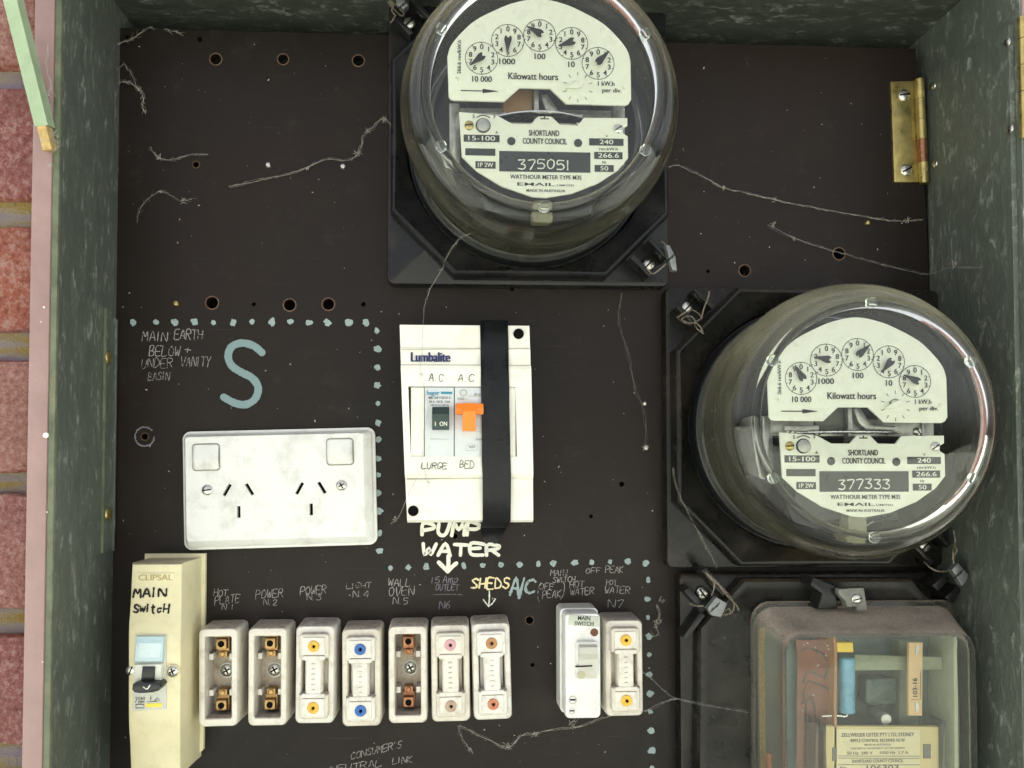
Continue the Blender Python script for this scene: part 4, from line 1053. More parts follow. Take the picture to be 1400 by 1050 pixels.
# name card in its clear holder
CARD = M('yellowed card', (.74, .62, .30), .55, vary=.05, scale=60, dirt=(.5, .38, .15), dirt_amt=.3)
bm = NB(); slab(bm, [rp(*q, .046) for q in ((1130, 1100), (1286, 1100), (1284, 992), (1126, 992))], .043, .046, .0004); cd = obj('name_card', bm, CARD, rec, off=ro)
bm = NB(); slab(bm, [rp(*q, .0464) for q in ((1142, 1100), (1258, 1100), (1258, 996), (1142, 996))], .0458, .0464, .0001); obj('paper_label', bm, M('pale paper', (.80, .72, .44), .6, vary=.04), cd, off=ro)
def tr_(s, px, py, ch, wd, h=.0467): q = P(px, py, h); k2 = (D - h) / FPX; return (s, q.x, q.z, ch * k2, wd * k2, 'C', 0, h)
obj('printing', text_mesh([tr_('ZELLWEGER USTER PTY LTD, SYDNEY', 1199, 1006, 5.2, 105), tr_('RIPPLE CONTROL RECEIVER NCW', 1199, 1013.5, 4.4, 78), tr_('MADE IN AUSTRALIA', 1199, 1018.5, 2.6, 38), tr_('THIS UNIT IS THE PROPERTY OF THE COUNTY', 1199, 1023.5, 2.4, 78),
    tr_('50 Hz  240 V     1050 Hz  1.7 A', 1199, 1030.5, 4.0, 88), tr_('SHORTLAND COUNTY COUNCIL', 1199, 1042, 4.4, 74), tr_('No.', 1152, 1052, 5, 11), tr_('106303', 1206, 1053, 7.5, 46)]), INKG, cd, off=ro)
bm = NB(); 
for y in (1033, 1036, 1045): slab(bm, [rp(*q, .0467) for q in ((1144, y + .5), (1258, y + .5), (1258, y), (1144, y))], .0464, .04665, 0)
obj('ruled_line', bm, INKG, cd, off=ro)
bm = NB(); slab(bm, [rp(*q, .0464) for q in ((1263, 1036), (1273, 1036), (1273, 1017), (1263, 1017))], .0458, .0466, 0); slab(bm, [rp(*q, .0464) for q in ((1136, 1040), (1141, 1040), (1141, 1022), (1136, 1022))], .0458, .0466, 0)
obj('slot', bm, INKG, cd, off=ro)
bm = NB(); slab(bm, [rp(*q, .05) for q in ((1113, 1100), (1117, 1100), (1117, 987), (1113, 987))], .028, .05, .0005); slab(bm, [rp(*q, .05) for q in ((1125, 1100), (1128, 1100), (1128, 990), (1125, 990))], .028, .05, .0005)
slab(bm, [rp(*q, .05) for q in ((1290, 1100), (1294, 1100), (1294, 985), (1290, 985))], .028, .05, .0005)
obj('card_holder', bm, COVER_FRONT, rec, off=ro)
# clear moulded cover
def rrp(x0, y0, x1, y1, r, h): 
    a, b = rp(x0, y1, h), rp(x1, y0, h); return at(rr(a[0], a[1], b[0], b[1], r, 7), h)
def fr_ring(x0, z0, x1, z1, r, h): return at(rr(x0, z0, x1, z1, r, 7), h)
bx0, bz1 = rp(1028, 829, .0225); bx1 = rp(1304, 829, .0225)[0]; bz0 = rp(1100, 1200, .0225)[1]
fx0, fz1 = rp(1071, 867, .060); fx1 = rp(1333, 867, .060)[0]; fz0 = bz0 + .008
def cr(t, h, r, g=0): return fr_ring(lerp(bx0, fx0, t) + g, lerp(bz0, fz0, t) + g, lerp(bx1, fx1, t) - g, lerp(bz1, fz1, t) - g, r, h)
bm = NB()
loft(bm, [cr(-.35, .0225, .012), cr(-.35, .0245, .012), cr(-.25, .0252, .012), cr(.0, .0252, .012), cr(.10, .0265, .012), cr(.85, .055, .012), cr(.93, .0585, .0115), cr(1, .0602, .011), cr(1.0, .0602, .010, .002), cr(1.0, .0596, .009, .0035)], False, True)
loft(bm, [cr(-.35, .0225, .012), cr(.02, .0235, .011, .0018), cr(.1, .0255, .0105, .0018), cr(.85, .0540, .0105, .0018), cr(.95, .0572, .0095, .0025), cr(1.0, .0576, .009, .004)], False, True)
bmesh.ops.remove_doubles(bm, verts=bm.verts[:], dist=1e-6)
def cover_plastic():
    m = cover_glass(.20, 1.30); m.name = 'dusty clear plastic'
    for n in m.node_tree.nodes:
        if n.type == 'VALTORGB' and len(n.color_ramp.elements) == 3:
            for e, v in zip(n.color_ramp.elements, (.004, .10, .85)): e.color = (v, v, v, 1)
        if n.type == 'BSDF_DIFFUSE': n.inputs[0].default_value = (.44, .37, .30, 1)
    return m
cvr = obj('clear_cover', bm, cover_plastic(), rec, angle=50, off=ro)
bm = NB()
gx0, gx1 = rp(1032, 0, .026)[0], rp(1041, 0, .026)[0]
box(bm, gx0, gx1, bz0, rp(0, 868, .026)[1], .0226, .0236, .0003)
obj('gasket', bm, M('tan cork gasket', (.40, .31, .13), .9, vary=.4, scale=900, bump=.6, bscale=1200), rec, off=ro)
bm = NB()
slab(bm, [rp(*q, .036) for q in ((1118, 833), (1146, 833), (1142, 801), (1112, 789), (1108, 800), (1124, 812))], .022, .036, .001)
lg = obj('cover_lug', bm, BLACKP, rec, off=ro)
bm = NB(); q = [rp(*v, .040) for v in ((1147, 805), (1182, 803), (1187, 835), (1172, 836), (1171, 830), (1158, 831), (1156, 822), (1146, 812))]
slab(bm, q if area(q) > 0 else q[::-1], .034, .040, .0012); tb = obj('clamp_tab', bm, M('smoky plastic tab', (.16, .16, .14), .35, vary=.3, scale=200), rec, off=ro)
p = P(1171, 819, .040); screw(rec, p.x, p.z, .040, .0030, ro, ang=.2)

# ------------------------------------------------------------------ breaker enclosure
be_loc = Vector((P(637, 717, 0).x, 0, P(637, 717, 0).z))
be = thing('breaker_enclosure', be_loc, 'white two breaker enclosure with black tape down its right side', 'breaker box')
eo = be_loc
HE = .044
ec = [P(637, 580, HE).x, P(637, 580, HE).z]
ke = (D - HE) / FPX
def el(px, py):                       # photo pixel at enclosure face -> upright enclosure coordinates (a turn of about 1 degree is kept as rotation)
    return rp(px, py, HE)
zt, zb_ = el(637, 441)[1], el(637, 715.5)[1]
xl0, xr0 = el(545.5, 441)[0], el(725, 441)[0]; xl1, xr1 = el(556, 717)[0], el(730.5, 712)[0]
def eq(fx, fz):                       # quad interpolation in face space: fx 0..1 left-right, fz 0..1 top-bottom
    xl = lerp(xl0, xl1, fz); xr = lerp(xr0, xr1, fz)
    return (lerp(xl, xr, fx), lerp(zt, zb_, fz) + (.0 if True else 0))
def zf(py): return (py - 441) / (715.5 - 441)
prof = [(441, .0), (441, .036), (442.5, .0385), (474, .0400), (476, .0408), (498, .0412), (500, .0432), (505, HE), (648, HE), (654, .0425), (656, .0412), (712, .0385), (715.5, .036), (715.5, .0)]
W_open = (561, 529, 705.5, 624.5)     # window in photo pixels
bm = NB()
# shell strips left, right, above and below the window
def strip(fx0, fx1, prof, endcaps=True):
    ins = .0010
    vsL, vsR = [], []
    for py, h in prof:
        f = zf(py)
        a = eq(fx0, f); b = eq(fx1, f)
        vsL.append(bm.verts.new((a[0], -h, a[1]))); vsR.append(bm.verts.new((b[0], -h, b[1])))
    for i in range(len(prof) - 1): bm.faces.new((vsL[i], vsR[i], vsR[i + 1], vsL[i + 1]))
    bm.faces.new(vsL); bm.faces.new(vsR)
fxl = (561 - 552) / (728 - 552.) ; fxr = (705.5 - 551) / (727.5 - 551)
strip(0, fxl, prof); strip(fxr, 1, prof)
top_p = [(441, 0)] + [q for q in prof[1:] if q[0] < 529 and q[0] >= 441] + [(529, HE), (529, .03), (529, 0)]
bot_p = [(624.5, 0), (624.5, .03), (624.5, HE)] + [q for q in prof if q[0] > 640]
strip(fxl, fxr, top_p); strip(fxl, fxr, bot_p)
bmesh.ops.remove_doubles(bm, verts=bm.verts[:], dist=1e-6)
sh = obj('shell', bm, CREAM, be, angle=20, off=eo)
# shallow panel grooves
bm = NB()
GROOVE = M('panel seam', (.42, .40, .34), .6)
for q in (((547, 476.3), (724, 475.3)), ((548, 500), (725, 499)), ((555, 655.2), (729, 651.5))):
    a, b = el(*q[0]), el(*q[1]); hs = .0413 if q[0][1] > 480 else .0407
    if q[0][1] > 600: hs = .0424
    slab(bm, [(a[0] + .0005, a[1] - .0004), (b[0] - .0005, b[1] - .0004), (b[0] - .0005, b[1]), (a[0] + .0005, a[1])], .03, hs + .0004, 0)
obj('seam', bm, GROOVE, sh, off=eo)
def et(s, px, py, ch, wd, h, al='C'): q = P(px, py, h); k2 = (D - h) / FPX; return (s, q.x, q.z, ch * k2, wd * k2 if wd else None, al, 0, h)
t_ = text_mesh([et('Lumbalite', 588, 494.5, 13.2, 53, .0419)]); obj('printing', t_, NAVY, sh, off=eo)
t_ = text_mesh([et('Lumbalite', 588.8, 494.5, 13.2, 53, .0420)]); obj('printing', t_, NAVY, sh, off=eo)
for s, x0, y0, x1, y1 in (('A.C', 587, 510, 606, 521), ('A.C', 627, 511, 648, 522), ('LURGE', 577, 632, 611, 641), ('BED', 629, 629, 648, 640)):
    bm = NB(); write(bm, s, x0, y0, x1, y1, .00048, HE + .0001); obj('handwriting', bm, PENG, sh, off=eo)
for px, py, h in ((709, 456.5, .0396), (565, 698.5, .0396)):
    p = P(px, py, h); bm = NB(); lathe(bm, p.x, p.z, [(.0030, h - .001), (.0030, h + .0006), (.0026, h + .0006), (.0026, h + .0001), (.0001, h - .0001)], 24); obj('screw_hole', bm, VOID, sh, off=eo)
# breakers inside the window
def eb(bm, x0, y0, x1, y1, h0, h1, bev=.0004): 
    a, b = rp(x0, y1, h1), rp(x1, y0, h1); slab(bm, rect(a[0], a[1], b[0], b[1]), h0, h1, bev)
bm = NB(); eb(bm, 561.5, 529.5, 580, 624, .02, HE - .0008); obj('blank_filler', bm, CREAM, be, off=eo)
bm = NB(); eb(bm, 690, 529.5, 705, 624, .02, HE - .0008); obj('blank_filler', bm, CREAM, be, off=eo)
bm = NB(); eb(bm, 580.6, 529.6, 620.6, 624, .02, .0446); b1 = obj('circuit_breaker', bm, GREYP, be, off=eo)
a0, a1 = rp(590, 590, .05), rp(616, 556, .05)
bm = NB()
tg = [(.044, rp(0 + 600, 556, .045)[1]), (.047, rp(600, 556.5, .047)[1]), (.0515, rp(600, 566, .0515)[1]), (.0500, rp(600, 575, .05)[1]), (.0485, rp(600, 587.5, .0485)[1]), (.044, rp(600, 588, .045)[1])]
def xprism(bm, x0, x1, pts):
    a = [bm.verts.new((x0, -h, z)) for h, z in pts]; b = [bm.verts.new((x1, -h, z)) for h, z in pts]; n = len(pts)
    bm.faces.new(a); bm.faces.new(b)
    for i in range(n): bm.faces.new((a[i], a[(i + 1) % n], b[(i + 1) % n], b[i]))
xprism(bm, rp(592, 0, .048)[0], rp(615, 0, .048)[0], tg)
tgo = obj('toggle', bm, GRN, b1, angle=15, off=eo)
obj('toggle_marks', text_mesh([et('I', 595, 582.3, 6, None, .0503), et('ON', 606, 582.3, 6, 10, .0503)]), LETT, b1, off=eo)
obj('teal_print', text_mesh([et('hager', 592, 540, 6.2, 17, .0449)]), TEAL, b1, off=eo)
bm = NB(); eb(bm, 603, 535.6, 618, 538.6, .0446, .0449, 0); obj('teal_bar', bm, TEAL, b1, off=eo)
obj('fine_print', text_mesh([et('MB-168 V10/10 A', 601, 545.5, 3.6, 30, .0449), et('50 A  NCB  3 kA', 601, 551, 3.6, 29, .0449), et('240 V AC 50 Hz', 601, 555, 2.6, 26, .0449)]), INKG, b1, off=eo)
bm = NB(); eb(bm, 588, 600, 614, 600.6, .0446, .0448, 0); eb(bm, 618.6, 600, 619.6, 600.6, .0446, .0448, 0); obj('label_edge', bm, GROOVE, b1, off=eo)
bm = NB(); eb(bm, 621.4, 529.6, 661.5, 624, .02, .0442); b2 = obj('safety_switch', bm, GREYP, be, off=eo)
bm = NB()
xprism(bm, rp(623.5, 0, .048)[0], rp(661, 0, .048)[0], [(.0435, rp(600, 551.5, .0442)[1]), (.0475, rp(600, 552, .047)[1]), (.0490, rp(600, 558, .049)[1]), (.0478, rp(600, 566, .0478)[1]), (.0435, rp(600, 567, .0442)[1])])
xprism(bm, rp(633, 0, .05)[0], rp(650.5, 0, .05)[0], [(.0438, rp(600, 551, .0442)[1]), (.0482, rp(600, 551, .048)[1]), (.0515, rp(600, 562, .0515)[1]), (.0500, rp(600, 589, .05)[1]), (.0438, rp(600, 589.5, .0442)[1])])
obj('toggle', bm, ORG, b2, angle=15, off=eo)
bm = NB()
p = P(633.5, 537, .0446)
loft(bm, [at(circ(p.x, p.z, .0021, 20), .0445), at(circ(p.x, p.z, .0015, 20), .0445)], False, False)
eb(bm, 640, 541.4, 660, 541.9, .0442, .0445, 0); eb(bm, 628, 545, 640, 545.5, .0442, .0445, 0); eb(bm, 650, 570, 660, 570.5, .0442, .0445, 0); eb(bm, 650, 590, 660, 590.4, .0442, .0445, 0)
stroke(bm, [(637, 616), (637, 609), (643, 606.5), (649, 608), (653, 614), (653, 616), (637, 616)], .0002, .0444, k=1)
obj('symbol', bm, GROOVE, b2, off=eo)
obj('fine_print', text_mesh([et('C25', 630, 546.5, 3, 9, .0446), et('30 mA', 654, 540.5, 3, 12, .0446), et('10 kA', 655, 602, 2.6, 9, .0446), et('TEST', 645, 612.5, 3, 9, .0446)]), INKG, b2, off=eo)
# tape strip following the face, and its loose end on the board
bm = NB()
tp = [(438, .030), (440, .0395), (474, .0408), (500, .0440), (505, .0450), (530, .0452), (560, .0462), (600, .0462), (630, .0455), (650, .0450), (676, .0432), (712, .0398), (719, .036), (721, .018), (722, .003), (736, .0012), (742, .0008)]
row = []
for py, h in tp:
    if py < 640: xa = lerp(656.5, 659, (py - 438) / 200); xb = lerp(694.5, 698, (py - 438) / 200)
    elif py < 715: xa, xb = 660, 698.5
    else: xa, xb = lerp(656, 662, (py - 715) / 27), lerp(697, 681, (py - 715) / 27)
    m_ = 7; r_ = []
    for j in range(m_):
        f = j / (m_ - 1); pxx = lerp(xa, xb, f)
        bump_ = .0010 * math.sin(f * math.pi) * (1 if 520 < py < 660 else .15) + random.uniform(-.00012, .00012)
        r_.append(bm.verts.new(P(pxx + random.uniform(-.4, .4), py + (2.0 * math.sin(j * 1.7) if py > 735 else 0), h + bump_)))
    row.append(r_)
for a, b in zip(row, row[1:]):
    for j in range(len(a) - 1): bm.faces.new((a[j], a[j + 1], b[j + 1], b[j]))
bmesh.ops.solidify(bm, geom=bm.faces[:], thickness=.0003)
obj('tape_strip', bm, TAPE, be, off=eo, angle=70)

# ------------------------------------------------------------------ double socket
HS = .0095
sp_c = P(380, 668, HS)
so_ = thing('double_socket', (sp_c.x, 0, sp_c.z), 'white double power point with two rocker switches', 'power point', rot=math.radians(-1.5))
ks = (D - HS) / FPX
def sl_(px, py):                      # photo px -> local, taking out the 1.5 degree turn
    v = P(px, py, HS) - sp_c; a = math.radians(1.5)
    return (v.x * math.cos(a) - v.z * math.sin(a) * -1 * -1, v.z * math.cos(a) - v.x * math.sin(a)) if False else (v.x * math.cos(a) + v.z * math.sin(a), v.z * math.cos(a) - v.x * math.sin(a))
hw, hh_ = 126.5 * ks, 76.5 * ks
outl = rr(-hw, -hh_, hw, hh_, .003, 5)
slots = []
def bar(cx, cy, L, Wd, ang):
    x, z = sl_(cx, cy); a = math.radians(ang); d = Vector((math.cos(a), math.sin(a))); t = Vector((-d.y, d.x)); c0 = Vector((x, z))
    return [tuple(c0 + d * (u * L / 2) + t * (v * Wd / 2)) for u, v in ((-1, -1), (1, -1), (1, 1), (-1, 1))]
for px in (326, 425):
    dy = -2.2 if px > 400 else 0
    slots += [bar(px - 15.5, 670 + dy, .0078, .0020, 60), bar(px + 15, 669 + dy, .0078, .0020, 120), bar(px + .5, 700 + dy * 1.6, .0070, .0020, 90)]
bx = rr(-hw + .0018, -hh_ + .0040, hw - .0048, hh_ - .0018, .002, 5)
me = curve_mesh([bx] + slots, HS - .003, HS)
pb = NB(); pb.from_mesh(me); bpy.data.meshes.remove(me)
loft(pb, [at(inset(outl, -.0018), .0002), at(inset(outl, -.0018), .003), at(outl, .0034), at(outl, .0058), at(inset(outl, .0006), .0066), at(bx, HS)], True, False)
pt = obj('face_plate', pb, WHITE, so_, angle=25)
bm = NB(); box(bm, -hw + .006, hw - .006, -hh_ + .006, hh_ - .006, .0035, HS - .0035, 0); obj('slot_back', bm, VOID, so_)
for px, py in ((282, 625), (465, 617.5)):
    x, z = sl_(px, py); bm = NB()
    slab(bm, rr(x - 18.6 * ks, z - 18.6 * ks, x + 18.6 * ks, z + 18.6 * ks, .0022, 5), HS - .001, HS + .00035, .0002)
    obj('switch_surround', bm, M('dust seam', (.30, .28, .24), .7) if not bpy.data.materials.get('dust seam') else bpy.data.materials['dust seam'], so_)
    bm = NB(); s = 17.0 * ks; n_ = 11
    cols = []
    for j in range(n_):                # rounded rocker: broad upper face leaning back, short lower face under a soft ridge
        fx_ = -1 + 2 * j / (n_ - 1); ed = max(0, abs(fx_) - .82) / .18
        cols.append([bm.verts.new((x + fx_ * s, -(HS + .0004 + hgt * (1 - .55 * ed * ed)), z + zz_ * s * (1 - .12 * ed * ed))) for zz_, hgt in ((-1, 0), (-.97, .0008), (-.9, .0011), (-.30, .0034), (-.24, .0037), (-.16, .0036), (.88, .0010), (.97, .0008), (1, 0))])
    for ca_, cb_ in zip(cols, cols[1:]):
        for k_ in range(len(ca_) - 1): bm.faces.new((ca_[k_], cb_[k_], cb_[k_ + 1], ca_[k_ + 1]))
    obj('rocker_switch', bm, WHITE, so_)
for px, py, cr_ in ((283.5, 670, False), (467, 663.5, True)):
    x, z = sl_(px, py); screw(so_, x, z, HS, 7.0 * ks, (0, 0, 0), cross=cr_, ang=.1 if not cr_ else .5)

# ------------------------------------------------------------------ main switch cover
ms_loc = Vector((P(225, 1000, 0).x, 0, P(225, 1062, 0).z))
ms = thing('main_switch_cover', ms_loc, 'tall yellowed cover marked MAIN SWITCH with black lever, left end', 'switch cover')
mo_ = ms_loc
bm = NB()
fl0, fl1 = P(200, 760).x, P(283, 760).x; ft, fb = P(240, 756).z, P(240, 1030).z
slab(bm, [(fl0, fb), (fl1 - .004, fb - .001), (fl1, fb + .003), (fl1, ft), (fl0, ft)], .0002, .003, .0006)
obj('flange', bm, IVORY, ms, off=mo_)
bm = NB()
# body: rings from top to bottom, each a rounded U section (x left/right at back and front)
secs = [(757.5, .0004, 207, 277), (758, .029, 179.5, 249), (772, .0305, 179.5, 249), (826, .0315, 177, 248.4), (840, .0330, 176, 248), (852, .0358, 175, 247.8), (864, .0379, 174.6, 247.5), (876, .0385, 174.5, 247.4), (974, .0385, 174.5, 247), (988, .0377, 174.8, 247), (1002, .0352, 175.4, 247), (1016, .0328, 176.4, 247), (1050, .031, 177.5, 247), (1060, .030, 178, 247)]
xbL, xbR = P(206, 900).x, P(277, 900).x
rowv = []
zsec = []
for i, (py, h, a, b) in enumerate(secs):
    if i == 0: continue
    hh2 = max(h, .001)
    z = P(0 + 210, py if i != 1 else 772, hh2).z
    if i == 1: z = P(210, 772, .0305).z + .0008; hh2 = .029
    xl_, xr_ = P(a, py, hh2).x, P(b, py, hh2).x
    r_ = .0022
    ring = [Vector((xbL, -.0004, z)), Vector((lerp(xbL, xl_, .95), -(hh2 - r_), z)), Vector((xl_ + .0005, -(hh2 - .0006), z)), Vector((xl_ + r_, -hh2, z)), Vector((xr_ - r_, -hh2, z)), Vector((xr_ - .0005, -(hh2 - .0006), z)), Vector((lerp(xbR, xr_, .95), -(hh2 - r_), z)), Vector((xbR, -.0004, z))]
    zsec.append(z); rowv.append(ring)
loft(bm, rowv)
bd = obj('cover', bm, IVORY, ms, angle=40, off=mo_)
def hm(py):                            # face height of the cover at a photo row
    for (pa, ha, *_), (pb_, hb, *_) in zip(secs[2:], secs[3:]):
        if pa <= py <= pb_: return lerp(ha, hb, (py - pa) / (pb_ - pa))
    return .031
def mpj(px, py, h): return P(px, py, hm(py) + .0002)
bm = NB(); write(bm, 'MAIN', 183, 804, 227, 816, .00125, 0, mpj, rise=0); write(bm, 'SwitcH', 183, 825, 231, 837, .0011, 0, mpj)
obj('handwriting', bm, PEN, bd, off=mo_)
bm = NB(); hq = hm(789) - .0004; pr_ = [rp(*q, hq) for q in ((186.5, 796), (238, 795), (239, 783), (188, 783))]
slab(bm, pr_, hq - .001, hq + .0009, .0005)
lb = obj('raised_badge', bm, IVORY, bd, off=mo_)
obj('raised_lettering', text_mesh([('CLIPSAL', *rp(212.5, 793.5, hq + .0012), 8.2 * ke, 46 * ke, 'C', 0, hq + .0012)]), M('badge shade ivory', (.44, .36, .16), .5), lb, off=mo_)
hs = .0385
bm = NB(); slab(bm, [rp(*q, hs) for q in ((182, 972), (228, 969), (228, 868), (186, 868))], hs - .002, hs + .0008, .0005); swb = obj('breaker_face', bm, M('grey white breaker face', (.60, .60, .53), .4, vary=.04), ms, off=mo_)
bm = NB(); slab(bm, [rp(*q, hs + .003) for q in ((182.5, 905), (222, 905), (224, 870), (187, 870))], hs, hs + .0032, .0009); obj('label_window', bm, BLUEW, swb, off=mo_)
bm = NB(); slab(bm, [rp(*q, hs + .0036) for q in ((188, 899), (219, 899), (220, 879), (191, 879))], hs + .003, hs + .0035, .0002); obj('window_label', bm, M('pale window label', (.62, .74, .76), .3, vary=.05), swb, off=mo_)
bm = NB(); slab(bm, [rp(*q, hs + .004) for q in ((182, 933), (220, 931), (221, 908), (183, 909))], hs, hs + .004, .001); obj('toggle_housing', bm, M('pale toggle housing', (.70, .69, .60), .4), swb, off=mo_)
bm = NB(); slab(bm, [rp(*q, hs + .0055) for q in ((192, 932), (210, 931), (211, 912), (194, 912))], hs, hs + .0055, .0008)
hh3 = hs + .010
slab(bm, [rp(*q, hh3) for q in ((179.5, 943), (183, 947.5), (190, 948.5), (208, 947.5), (216, 945), (219.5, 940), (218.5, 935), (208, 933), (188, 933.5), (180.5, 936))], hs, hh3, .0012)
obj('toggle', bm, BLK, swb, off=mo_)
bm = NB(); stroke(bm, [(196, 939), (201, 942), (205, 937)], .0006, hh3 + .0002); obj('toggle_scratch', bm, CH_WHITE, swb, off=mo_)
h5 = hs + .0011
bm = NB(); slab(bm, [rp(*q, h5) for q in ((199, 967), (221, 966.5), (221, 961.5), (199, 962))], hs + .0005, h5, 0); obj('yellow_panel', bm, YEL, swb, off=mo_)
bm = NB()
for ln in ([(186, 953), (187, 957), (185, 960)], [(206, 953), (206, 957)], [(201, 959.5), (216, 958.5)], [(211, 959), (215, 954), (219, 958)], [(186, 963), (197, 963), (197, 968), (186, 968), (186, 963)]):
    stroke(bm, ln, .00035, h5, k=1)
obj('symbol', bm, INK, swb, off=mo_)
obj('fine_print', text_mesh([('C63', *rp(193, 956.5, h5), 3.6 * ke, 9 * ke, 'C', 0, h5), ('250V', *rp(193, 961, h5), 3 * ke, 9 * ke, 'C', 0, h5)]), INK, swb, off=mo_)
p = P(237, 917, hs); bm = NB(); lathe(bm, p.x, p.z, [(.0037, hs - .002), (.0037, hs + .001), (.0031, hs + .0014), (.003, hs + .0006), (.0001, hs + .0006)], 20); obj('screw_boss', bm, IVORY, ms, off=mo_)
screw(ms, p.x, p.z, hs + .0006, .0029, mo_, cross=True)
p = P(178.5, 917, hs); screw(ms, p.x, p.z, hs - .001, .0028, mo_, ang=1.2)

# ------------------------------------------------------------------ fuses
HF = .023
FW, FH = 26.0 * (D - HF) / FPX, 65.5 * (D - HF) / FPX        # half width, half height
def fuse_base(o):
    rings = []
    def r_(w, h, rad, dep): return at(rr(-w, -h, w, h, rad, 5), dep)
    rings = [r_(FW + .0004, FH + .0006, .003, .0002), r_(FW + .0002, FH + .0003, .003, .010), r_(FW, FH, .0032, HF - .0016), r_(FW - .0006, FH - .0006, .003, HF - .0004), r_(FW - .0016, FH - .0016, .0024, HF)]
    bm = NB()
    ow, oh = FW * .68, FH * .83
    rings += [r_(ow + .0005, oh + .0005, .0012, HF), r_(ow, oh, .0010, HF - .0006), r_(ow - .0003, oh - .0003, .0008, .0062)]
    loft(bm, rings, True, True)
    return obj('fuse_base', bm, PORC, o, angle=32)
def empty_fuse(metal):
    o = thing('fuse_holder', (0, 0, 0), 'x', 'fuse', 'ceramic fuse holders in the bottom row')
    b = fuse_base(o)
    ow, oh = FW * .68 - .0004, FH * .83 - .0004
    bm = NB(); box(bm, -ow, ow, -oh, oh, .0061, .0066, 0)
    obj('inner_floor', bm, PORC_IN, b)
    bm = NB()
    for s in (-1, 1):
        for zz in (.0105, -.0105):
            box(bm, *( (-ow, -ow + .0026) if s < 0 else (ow - .0026, ow)), zz - .0018, zz + .0018, .0064, .0165, .0004)
    obj('rib', bm, PORC, b)
    for s in (1, -1):
        bm = NB(); zc_ = s * (oh - .0058)
        box(bm, -.0036, .0036, zc_ - .0046, zc_ + .0048, .0064, .0125, .0006)
        box(bm, -.0031, .0031, zc_ + s * .0005 - .0030, zc_ + s * .0005 + .0030, .0124, .0168, .0006)
        box(bm, -.0026, .0026, zc_ - s * .0062 - .0018, zc_ - s * .0062 + .0018, .0064, .0135, .0005)
        tmn = obj('terminal', bm, metal, o)
        bm = NB(); lathe(bm, 0, zc_ + s * .0006, [(.0019, .0164), (.0019, .0170), (.0017, .0170), (.0016, .0169), (.0001, .0169)], 16, True); obj('terminal_hole', bm, VOID, tmn)
        bm = NB(); lathe(bm, .0, zc_ - s * .0060, [(.0016, .0130), (.0016, .0140), (.0012, .0143), (.0001, .0143)], 14, True); obj('terminal_screw', bm, metal, tmn)
    screw(o, .0006, .0002, .0066, .0036, (0, 0, 0), cross=True, ang=.5)
    bm = NB(); lathe(bm, .0006, .0002, [(.0046, .0064), (.0046, .0071), (.0038, .0072), (.0036, .0068)], 22, True); obj('washer', bm, DULL, o)
    return o
def carrier_fuse(c1, c2):
    o = thing('rewirable_fuse', (0, 0, 0), 'x', 'fuse', 'ceramic fuse holders in the bottom row')
    fuse_base(o)
    a, b, wst = FW * .76, FH * .865, FW * .43
    h0, h1 = .010, HF + .0042
    zn = FH * .36
    r = .0022
    top = [(wst, zn), (a, zn)] + [(a - r + r * math.cos(t), b - r + r * math.sin(t)) for t in [math.pi / 2 * k / 5 for k in range(6)]] + [(-a + r - r * math.sin(t), b - r + r * math.cos(t)) for t in [math.pi / 2 * k / 5 for k in range(6)]] + [(-a, zn), (-wst, zn)]
    bot = [(-x, -z) for x, z in top]
    ol = top + bot
    bm = NB(); 
    loft(bm, [at(ol, h0), at(ol, h1 - .0012), at(inset(ol, .0004), h1 - .0004), at(inset(ol, .0011), h1)])
    for sx_ in (-1, 1):
        q0, q1 = sorted((sx_ * (wst - .0002), sx_ * (a - .0016)))
        box(bm, q0, q1, -zn - .001, zn + .001, h0, .0175, .0006)
    cr2 = obj('fuse_carrier', bm, PORC, o, angle=40)
    # raised step, bone ends and centre rib
    bm = NB()
    for s in (1, -1):
        ztop = b - .0016 if s > 0 else -zn - .0004
        z0_, z1_ = (zn + .0022, b - .0018) if s > 0 else (-b + .0018, -zn - .0022)
        box(bm, -a + .0018, a - .0022, z0_, z1_, h1 - .0005, h1 + .0009, .0006, .0009)
        box(bm, -FW * .60, FW * .60, s * zn - .0014 + s * .0006, s * zn + .0014 + s * .0006, h1 - .0005, h1 + .0013, .0007, .0013)
    box(bm, -wst + .0006, wst - .0006, -zn, zn, h1 - .0005, h1 + .0008, .0005)
    obj('moulding', bm, PORC, cr2)
    g = random.Random(3)
    bm = NB()
    for k in range(6):
        zc_ = zn * .72 - k * zn * .29
        bb = [(-.0011, zc_ - .0007), (.0011, zc_ - .0007), (.0011, zc_ + .0007), (-.0011, zc_ + .0007)]
        loft(bm, [at(bb, h1 + .0006), at(inset(bb, .0003), h1 + .0012)])
        box(bm, -.0011 - .0004 + .0004 * (k % 2), .0009, zc_ - .0002, zc_ + .0002, h1 + .0007, h1 + .0014, 0)
    obj('raised_marks', bm, PORC, cr2)
    for s, cm in ((1, c1), (-1, c2)):
        zc_ = s * (zn + b) / 2 + s * .0002
        bm = NB(); lathe(bm, 0, zc_, [(.0033, h1), (.0033, h1 + .0014), (.0030, h1 + .0019), (.0013, h1 + .0019), (.0011, h1 + .0015), (.0001, h1 + .0013)], 24, True); pg = obj('plug', bm, cm, o)
        bm = NB(); lathe(bm, 0.0002, zc_, [(.0008, h1 + .0013), (.0008, h1 + .0020), (.0001, h1 + .0020)], 12, True); obj('plug_hole', bm, VOID, pg)
    return o
def fplace(cx, cy): p = P(cx, cy, HF); return Vector((p.x, 0, p.z))
e1 = empty_fuse(GOLD); e1.location = fplace(298, 926.5); e1.rotation_euler = (0, 0, 0); e1['label'] = 'empty ceramic fuse base under HOT PLATE, beside the yellowed cover'
